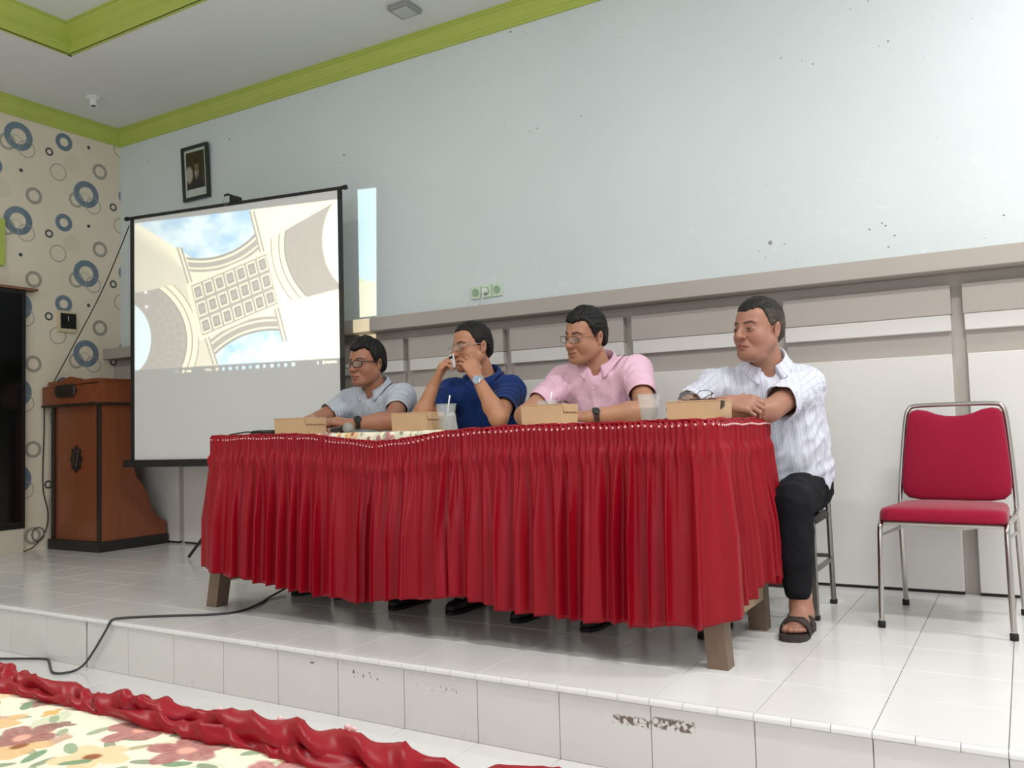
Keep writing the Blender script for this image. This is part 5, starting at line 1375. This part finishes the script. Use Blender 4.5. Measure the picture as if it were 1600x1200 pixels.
    for S_, E_, d_, t_, lat in ((LS, LE, dl, tl, Lc[:, 0] > (LS-nb)@e1-0.015), (RS, RE, dr, tr, Lc[:, 0] < (RS-nb)@e1+0.015)):
        mk = (d_ < 0.085) & lat & (t_ > 0.02); ab = (E_-S_)/np.linalg.norm(E_-S_); per = np.cross(ab, V3(0.25, 0.2, 1)); per /= np.linalg.norm(per)
        per2 = np.cross(ab, per); ang = np.arctan2((P-S_)@per, (P-S_)@per2); scv[mk] = ang[mk]*0.066; arm |= mk
    dd = np.minimum(dl, dr); wr = sp.get('wrinkle', 1.0)
    st = Lc.copy(); st[:, 2] *= 0.35; n1 = vn(st, 22, 21)
    dg = Lc@np.array([[0.8, 0, 0.6], [0, 1, 0], [-0.6, 0, 0.8]]); dg[:, 2] *= 0.3; n2 = vn(dg, 30, 22)
    dg2 = Lc@np.array([[0.7, 0, -0.7], [0, 1, 0], [0.7, 0, 0.7]]); dg2[:, 0] *= 0.35; n3 = vn(dg2, 34, 23)
    tt_ = np.where(dl < dr, tl, tr); n4 = np.sin(tt_*38+4*vn(P, 16, 24))
    amp = np.where(arm, 0.0030*n4+0.0028*n3, 0.0042*(1-2*np.abs(n1))+0.0032*(1-2*np.abs(n2))+0.002*n3)
    low = np.clip((0.16-(P-hip)@up)/0.14, 0, 1); hz_ = np.sin(((P-hip)@up)*85+3.5*vn(P, 9, 27))
    amp = amp+low*0.0045*hz_*(~arm)
    P = P+N*(wr*amp)[:, None]
    front = (Lc[:, 1] > 0.0)
    pk = np.clip((0.0165-np.abs(Lc[:, 0]+0.004))/0.003, 0, 1)*front*(~arm); P = P+N*(0.0022*pk)[:, None]
    # open the sleeve ends: flatten the rim to one plane and drop the cap
    dead = np.zeros(len(Q), bool)
    for S_, E_, d_, lat in ((LS, LE, dl, Lc[:, 0] > (LS-nb)@e1-0.03), (RS, RE, dr, Lc[:, 0] < (RS-nb)@e1+0.03)):
        ab = E_-S_; La = np.linalg.norm(ab); ab = ab/La; w_ = (P-S_)@ab; lim = sl*La-0.013
        rad_ = np.linalg.norm(P-S_-w_[:, None]*ab, axis=1); over = (w_ > lim) & (w_ < sl*La+0.03) & (rad_ < 0.11)
        dead |= over[Q].all(1); P[over] -= ab*(w_[over]-lim)[:, None]
    Vs = V
    so_ = sdf_obj('shirt', P, Q[~dead], sp['shirt'], root, q, sc=scv)
    sm_ = so_.modifiers.new('thickness', 'SOLIDIFY'); sm_.thickness = 0.003; sm_.offset = -1
    collar(root, q, nb+up*0.002, Rt, 0.066*sp.get('nk', 1), sp['shirt'], vol=Vs, **sp.get('collar', {}))
    # buttons down the placket
    fm = (np.abs(Lc[:, 0]+0.004) < 0.008) & front & (~arm)
    for z_ in sp.get('buttons', (-0.075, -0.155)):
        cand = np.where(fm & (np.abs(Lc[:, 2]-z_) < 0.008))[0]
        if len(cand):
            k = cand[np.argmax(Lc[cand, 1])]; MB().lathe([(0, 0.0022), (0.0042, 0.002), (0.005, 0.0)], P[k], 10, N[k]).build('button', sp.get('button_mat', M_plastic_w), root, q)
    # ---------------- trousers
    ht = 0.008
    V = Vol(np.arange(X0, X1, ht), np.arange(Y0, Y1, ht), np.arange(0.04, 0.68, ht))
    V.ell(hip+V3(0, 0.0, 0.0), (0.172*g, 0.135*g, 0.115), 0.03)
    for (K_, A_) in sp['legs']:
        K_, A_ = V3(K_), V3(A_); s_ = 1 if K_[0] > hip[0] else -1
        V.cone(hip+V3(s_*0.085, -0.02, -0.012), K_, 0.092*g, 0.074, 0.05)
        V.cone(K_, A_+(K_-A_)*0.12, 0.073, 0.052, 0.03); V.cone(K_+(A_-K_)*0.25+V3(0.0, 0.018, 0), K_+(A_-K_)*0.55, 0.066, 0.058, 0.03)
    V.op(lambda x, y, z: (sp.get('cuff', 0.085)-z)+0*x+0*y, (X0, Y0, 0), (X1, Y1, 0.7), 0.0, 'and')
    P, Q = V.mesh(); P = relax(P, Q, 2); N = vnormals(P, Q); P = P+N*(0.004*vn(P*V3(1, 1, 0.6), 24, 31)+0.003*vn(P, 45, 32))[:, None]
    sdf_obj('trousers', P, Q, M_trouser, root, q)
    return root, q, dict(c=c, Rh=Rh, h=h, nb=nb, Rt=Rt, e1=e1, up=up, fwd=fwd_)
def shoe(root, q, A_, yaw=0.0, sandal=False):
    """closed shoe with a sole, toe towards -y"""
    a = V3(A_); cy, sy = math.cos(yaw), math.sin(yaw)
    V = Vol(np.arange(a[0]-0.1, a[0]+0.1, 0.006), np.arange(a[1]-0.24, a[1]+0.1, 0.006), np.arange(-0.005, 0.13, 0.006))
    tr_ = lambda x, y, z: (a[0]+x*cy+y*sy, a[1]-y*cy+x*sy, z)
    V.cone(tr_(0, -0.035, 0.045), tr_(0, 0.06, 0.04), 0.038, 0.04, 0.02); V.cone(tr_(0, 0.06, 0.034), tr_(0, 0.16, 0.026), 0.040, 0.03, 0.02)
    V.cone(tr_(0, -0.03, 0.06), tr_(0, -0.02, 0.10), 0.036, 0.034, 0.02)
    V.op(lambda x, y, z: 0.012-z+0*x+0*y, (a[0]-0.2, a[1]-0.3, -0.1), (a[0]+0.2, a[1]+0.2, 0.2), 0.0, 'and')
    P, Q = V.mesh(); o = sdf_obj('shoe', relax(P, Q, 1), Q, M_shoe, root, q)
    ol_ = [(0.034, -0.07), (0.040, -0.03), (0.040, 0.04), (0.044, 0.10), (0.038, 0.155), (0.02, 0.186), (-0.006, 0.19), (-0.03, 0.17), (-0.042, 0.11), (-0.038, 0.04), (-0.036, -0.03), (-0.03, -0.07), (0, -0.08)]
    MB().prism(ol_, lambda x, y, z: tr_(x, y, z), 0.0005, 0.014).build('sole', M_rubber, o)
    return o

# ---- folding chairs first, then the four men
HY = 1.43
chairs = [folding_chair(1.26, HY, 'steel folding chair under the man in the grey shirt'), folding_chair(1.93, HY, 'steel folding chair under the man in the navy shirt'),
          folding_chair(2.57, HY, 'steel folding chair under the man in the pink shirt'), folding_chair(3.33, 1.375, 'steel folding chair under the man in the striped shirt by the empty chair')]

# 1 grey shirt, dark rimmed spectacles, hands folded on the table
S1 = shirt_mat('grey_striped_shirt', (190, 195, 204), (168, 176, 190), 0.0062, 0.36)
r1, q1, i1 = person(dict(label='man in a light grey shirt and dark rimmed glasses, hands folded on the table', head=(1.283, 1.145, 1.162), face=(-4, -3, 0), hp=dict(w=1.0, jaw=1.0, len=0.98, eye=0.0036, mouth=-0.004, beard=0.2, brow=0.0056, look=0.1),
    neck=(1.278, 1.225, 1.032), hip=(1.26, 1.42, 0.52), LS=(1.445, 1.235, 0.975), RS=(1.095, 1.225, 0.965), LE=(1.575, 0.985, 0.852), RE=(1.035, 0.975, 0.850), LW=(1.425, 0.845, 0.842), RW=(1.215, 0.83, 0.848),
    LH=((-0.9, -0.25, 0.16), (0.1, -0.35, 0.9), 1, ((0.35, 0.55, 0.4),)*1+((0.4, 0.6, 0.4), (0.4, 0.6, 0.4), (0.35, 0.5, 0.4)), dict(th_bend=0.3)),
    RH=((0.9, -0.1, -0.05), (-0.1, -0.5, 0.8), -1, ((0.4, 0.6, 0.5), (0.4, 0.6, 0.5), (0.4, 0.6, 0.4), (0.3, 0.5, 0.4)), dict(th_bend=0.4)),
    legs=(((1.40, 0.99, 0.50), (1.39, 0.97, 0.10)), ((1.12, 0.99, 0.50), (1.13, 0.95, 0.10))), skin=(170, 120, 96), shirt=S1, girth=0.95, sleeve=0.60, wrinkle=1.0,
    hair=dict(col=(20, 18, 18), side=0.012, top=0.024, fwd=0.012, tuft=0.0055, mess=0.009, rag=0.003, taper=0.014, line=[0.066, 0.072, 0.074, 0.058, 0.026, -0.008, -0.004, 0.010, -0.010, -0.035, -0.055, -0.06]), collar=dict(point=0.062)))
glasses(r1, q1, i1['c'], i1['Rh'], i1['h'], M_rim, 0.0026, 0.0265, 0.0175)
watch(r1, q1, (1.452, 0.872, 0.8445), (0.15, 0.14, 0.01), (0.15, -0.9, 0.45), 0.030, M_black, mat('dark_dial', (34, 36, 36), 0.15), M_black, 0.024, 0.019)
shoe(r1, q1, (1.39, 0.95, 0)); shoe(r1, q1, (1.13, 0.93, 0))

# 2 navy shirt, both hands raised to his mouth
S2 = shirt_mat('navy_polo_cloth', (18, 45, 102), None, 0, 0)
r2, q2, i2 = person(dict(label='man in a navy blue polo shirt holding a small phone to his mouth', head=(1.925, 1.19, 1.203), face=(-24, -4, 3), hp=dict(w=1.04, jaw=1.05, len=0.98, eye=0.0034, beard=0.2, look=0.2),
    neck=(1.952, 1.27, 1.062), hip=(1.94, 1.42, 0.52), LS=(2.095, 1.27, 0.985), RS=(1.765, 1.235, 0.985), LE=(2.205, 0.975, 0.846), RE=(1.775, 0.945, 0.846), LW=(2.080, 0.990, 1.040), RW=(1.858, 0.965, 1.026),
    LH=((-0.50, 0.05, 0.80), (0.65, -0.60, 0.35), 1, ((0.7, 1.0, 0.6), (0.65, 0.95, 0.6), (0.6, 0.9, 0.5), (0.5, 0.8, 0.5)), dict(th_bend=0.5, th_out=0.5)),
    RH=((0.42, 0.03, 0.85), (-0.72, -0.60, 0.2), -1, ((0.6, 1.1, 0.7), (0.6, 1.05, 0.7), (0.55, 1.0, 0.6), (0.45, 0.9, 0.6)), dict(th_bend=0.5, th_out=0.5)),
    legs=(((2.08, 0.99, 0.50), (2.10, 0.90, 0.10)), ((1.80, 0.99, 0.50), (1.80, 0.88, 0.10))), skin=(188, 136, 106), shirt=S2, girth=1.06, sleeve=0.72, sleeve_r=0.060, wrinkle=0.7,
    hair=dict(col=(26, 21, 19), side=0.006, top=0.012, tuft=0.0022, rag=0.003, part=True, line=[0.074, 0.076, 0.072, 0.050, 0.018, -0.012, -0.006, 0.008, -0.012, -0.035, -0.055, -0.06]), collar=dict(point=0.052, stand=0.024, leaf=0.036), buttons=(-0.05,)))
glasses(r2, q2, i2['c'], i2['Rh'], i2['h'], mat('silver_rim', (190, 180, 170), 0.25, metal=0.9), 0.0018, 0.027, 0.015, zc=0.0)
watch(r2, q2, (2.091, 0.989, 1.024), (-0.107, -0.02, 0.16), (0.25, -0.9, 0.1), 0.0275, M_watch_s, M_dial, M_watch_s, 0.02, 0.021)
shoe(r2, q2, (2.10, 0.88, 0)); shoe(r2, q2, (1.80, 0.86, 0))
t = thing('small_phone', 'small pale phone held up in both hands by the man in navy', 'phone', (1.946, 0.985, 1.085)); q = pinv(t)
_R = Matrix.Rotation(R(-18), 3, 'Z') @ Matrix.Rotation(R(-12), 3, 'Y')
rot_ = lambda v: Vector((1.946, 0.985, 1.118))+_R @ (v*0.75)
MB().box(-0.026, 0.026, -0.005, 0.005, -0.04, 0.05, 0.004, rot=rot_).build('phone_body', mat('silver_plastic', (206, 206, 204), 0.3), t, q)
MB().box(-0.022, 0.022, -0.0056, -0.0048, 0.022, 0.040, 0.0, rot=rot_).build('camera_strip', M_black, t, q)

# 3 pink shirt
S3 = shirt_mat('pink_shirt_cloth', (226, 186, 204), (218, 176, 196), 0.006, 0.3)
r3, q3, i3 = person(dict(label='man in a pink short sleeved shirt and thin metal glasses, smiling', head=(2.572, 1.15, 1.205), face=(-22, -9, -7), hp=dict(w=1.0, jaw=1.02, len=1.0, eye=0.0034, mouth=0.005, beard=0.22, look=0.0),
    neck=(2.602, 1.235, 1.078), hip=(2.60, 1.42, 0.52), LS=(2.775, 1.245, 1.035), RS=(2.415, 1.225, 1.01), LE=(2.915, 1.005, 0.855), RE=(2.335, 0.985, 0.852), LW=(2.715, 0.875, 0.838), RW=(2.50, 0.83, 0.840),
    LH=((-0.95, -0.2, 0.02), (0.0, -0.4, 0.9), 1, ((0.3, 0.5, 0.3),)*4, dict(th_bend=0.3)), RH=((0.9, -0.2, 0.0), (0.0, -0.4, 0.9), -1, ((0.3, 0.5, 0.3),)*4, dict(th_bend=0.3)),
    legs=(((2.74, 0.99, 0.50), (2.77, 0.86, 0.10)), ((2.45, 0.99, 0.50), (2.44, 0.88, 0.10))), skin=(182, 134, 108), shirt=S3, girth=1.04, sleeve=0.68, sleeve_r=0.060, wrinkle=1.2,
    hair=dict(col=(18, 16, 16), side=0.007, top=0.018, fwd=0.012, tuft=0.004, rag=0.004, part=True, taper=0.012, line=[0.066, 0.068, 0.072, 0.060, 0.024, -0.008, -0.004, 0.010, -0.010, -0.035, -0.055, -0.06]), collar=dict(point=0.066, leaf=0.042), buttons=(-0.075, -0.16)))
glasses(r3, q3, i3['c'], i3['Rh'], i3['h'], M_rim_m, 0.0013, 0.026, 0.0145)
watch(r3, q3, (2.735, 0.888, 0.8395), (0.2, 0.13, 0.015), (0.05, -0.9, 0.5), 0.0295, mat('maroon_strap', (58, 26, 32), 0.5), M_black, M_black, 0.022, 0.016)
shoe(r3, q3, (2.77, 0.84, 0)); shoe(r3, q3, (2.44, 0.86, 0))

# 4 white striped shirt, arms crossed on the table end, one sandalled foot out to the side
S4 = shirt_mat('white_striped_shirt', (212, 214, 226), (164, 168, 192), 0.024, 0.075, line2=(186, 186, 204))
FA = V3(3.515, 0.985, 0.085)
def foot4(V):
    V.cone((3.515, 1.0, 0.12), (3.514, 1.01, 0.06), 0.036, 0.034, 0.02); V.cone((3.514, 1.02, 0.05), (3.514, 1.03, 0.045), 0.03, 0.03, 0.02)
    V.cone((3.514, 0.99, 0.075), (3.512, 0.90, 0.048), 0.032, 0.026, 0.03, flat=(V3(1, 0, 0), 0.82)); V.cone((3.512, 0.99, 0.045), (3.511, 0.90, 0.038), 0.030, 0.028, 0.02, flat=(V3(1, 0, 0), 0.75))
    for i, (x, y, r_) in enumerate(((-0.030, 0.845, 0.0135), (-0.011, 0.838, 0.0105), (0.006, 0.842, 0.010), (0.021, 0.850, 0.0095), (0.034, 0.862, 0.009))):
        V.cone((3.512+x*0.9, 0.895, 0.036), (3.512+x, y+0.012, 0.034), r_+0.002, r_, 0.006)
r4, q4, i4 = person(dict(label='man in a white striped shirt and black trousers with arms crossed at the table end', head=(3.362, 1.12, 1.168), face=(-30, -1, -2), hp=dict(w=1.11, jaw=1.12, len=0.98, eye=0.0034, mouth=-0.007, beard=0.16, double=True, nose=1.1, brow=0.0054, look=0.1),
    neck=(3.372, 1.205, 1.030), hip=(3.375, 1.40, 0.52), LS=(3.502, 1.265, 0.935), RS=(3.165, 1.165, 0.945), LE=(3.432, 0.985, 0.838), RE=(3.075, 0.955, 0.838), LW=(3.235, 0.86, 0.834), RW=(3.30, 0.865, 0.872),
    LH=((-0.95, -0.05, 0.0), (0, -0.3, 0.9), 1, ((0.2, 0.4, 0.3),)*4, dict(th_bend=0.3)), RH=((0.96, 0.04, -0.12), (0.1, -0.72, 0.68), -1, ((0.75, 1.0, 0.6), (0.7, 1.0, 0.6), (0.65, 0.95, 0.6), (0.6, 0.9, 0.5)), dict(th_bend=0.5, sc=1.05)),
    legs=(((3.492, 1.0, 0.478), (3.503, 1.0, 0.11)), ((3.235, 0.99, 0.48), (3.22, 0.93, 0.10))), skin=(172, 126, 106), shirt=S4, girth=1.10, belly=1.12, sleeve=0.74, sleeve_r=0.066, wrinkle=1.6, nk=1.08, hem=0.0,
    cuff=0.125, bare_foot=foot4, extra=[(3.55, 0.84, 0)],
    hair=dict(col=(40, 34, 30), side=0.005, top=0.013, tuft=0.0022, rag=0.003, grey=0.95, part=True, line=[0.058, 0.062, 0.074, 0.066, 0.028, -0.004, 0.0, 0.010, -0.008, -0.03, -0.052, -0.058]), collar=dict(point=0.07, leaf=0.045)))
# sandal: contoured sole and two broad straps
sd = None
ol_ = [(0.032, -0.075), (0.040, -0.03), (0.038, 0.03), (0.046, 0.09), (0.044, 0.14), (0.028, 0.172), (0.0, 0.182), (-0.026, 0.180), (-0.044, 0.16), (-0.048, 0.10), (-0.040, 0.03), (-0.040, -0.03), (-0.032, -0.075), (0, -0.088)]
fo = lambda x, y, z: (3.512+x*1.08, 1.0-y*1.04, z)
sd = MB().prism(ol_, fo, 0.0008, 0.022).build('sandal', M_sandal, r4, q4)
for (y0, w_, hgt, rx) in ((0.035, 0.042, 0.088, 0.042), (0.108, 0.030, 0.068, 0.047)):
    Pp = []
    for k in range(15):
        a = math.pi*k/14; x = -rx*math.cos(a); z = 0.018+(hgt-0.018)*math.sin(a)**0.75
        Pp.append([fo(x, y0-w_/2-0.012*math.sin(a), z+0.006*math.sin(a)), fo(x, y0-w_/4, z+0.003), fo(x, y0+w_/4, z), fo(x, y0+w_/2, z-0.004)])
    o = MB().grid(Pp).build('strap', M_sandal, sd, smooth=True); so = o.modifiers.new('thickness', 'SOLIDIFY'); so.thickness = 0.005; so.offset = 1
MB().box(0, 0.016, -0.02, 0.02, 0.05, 0.066, 0.003, rot=lambda v: Vector(fo(0.040-v.x*0.3, 0.035+v.y, v.z-0.004))).build('buckle', M_rubber, sd)
shoe(r4, q4, (3.22, 0.91, 0))
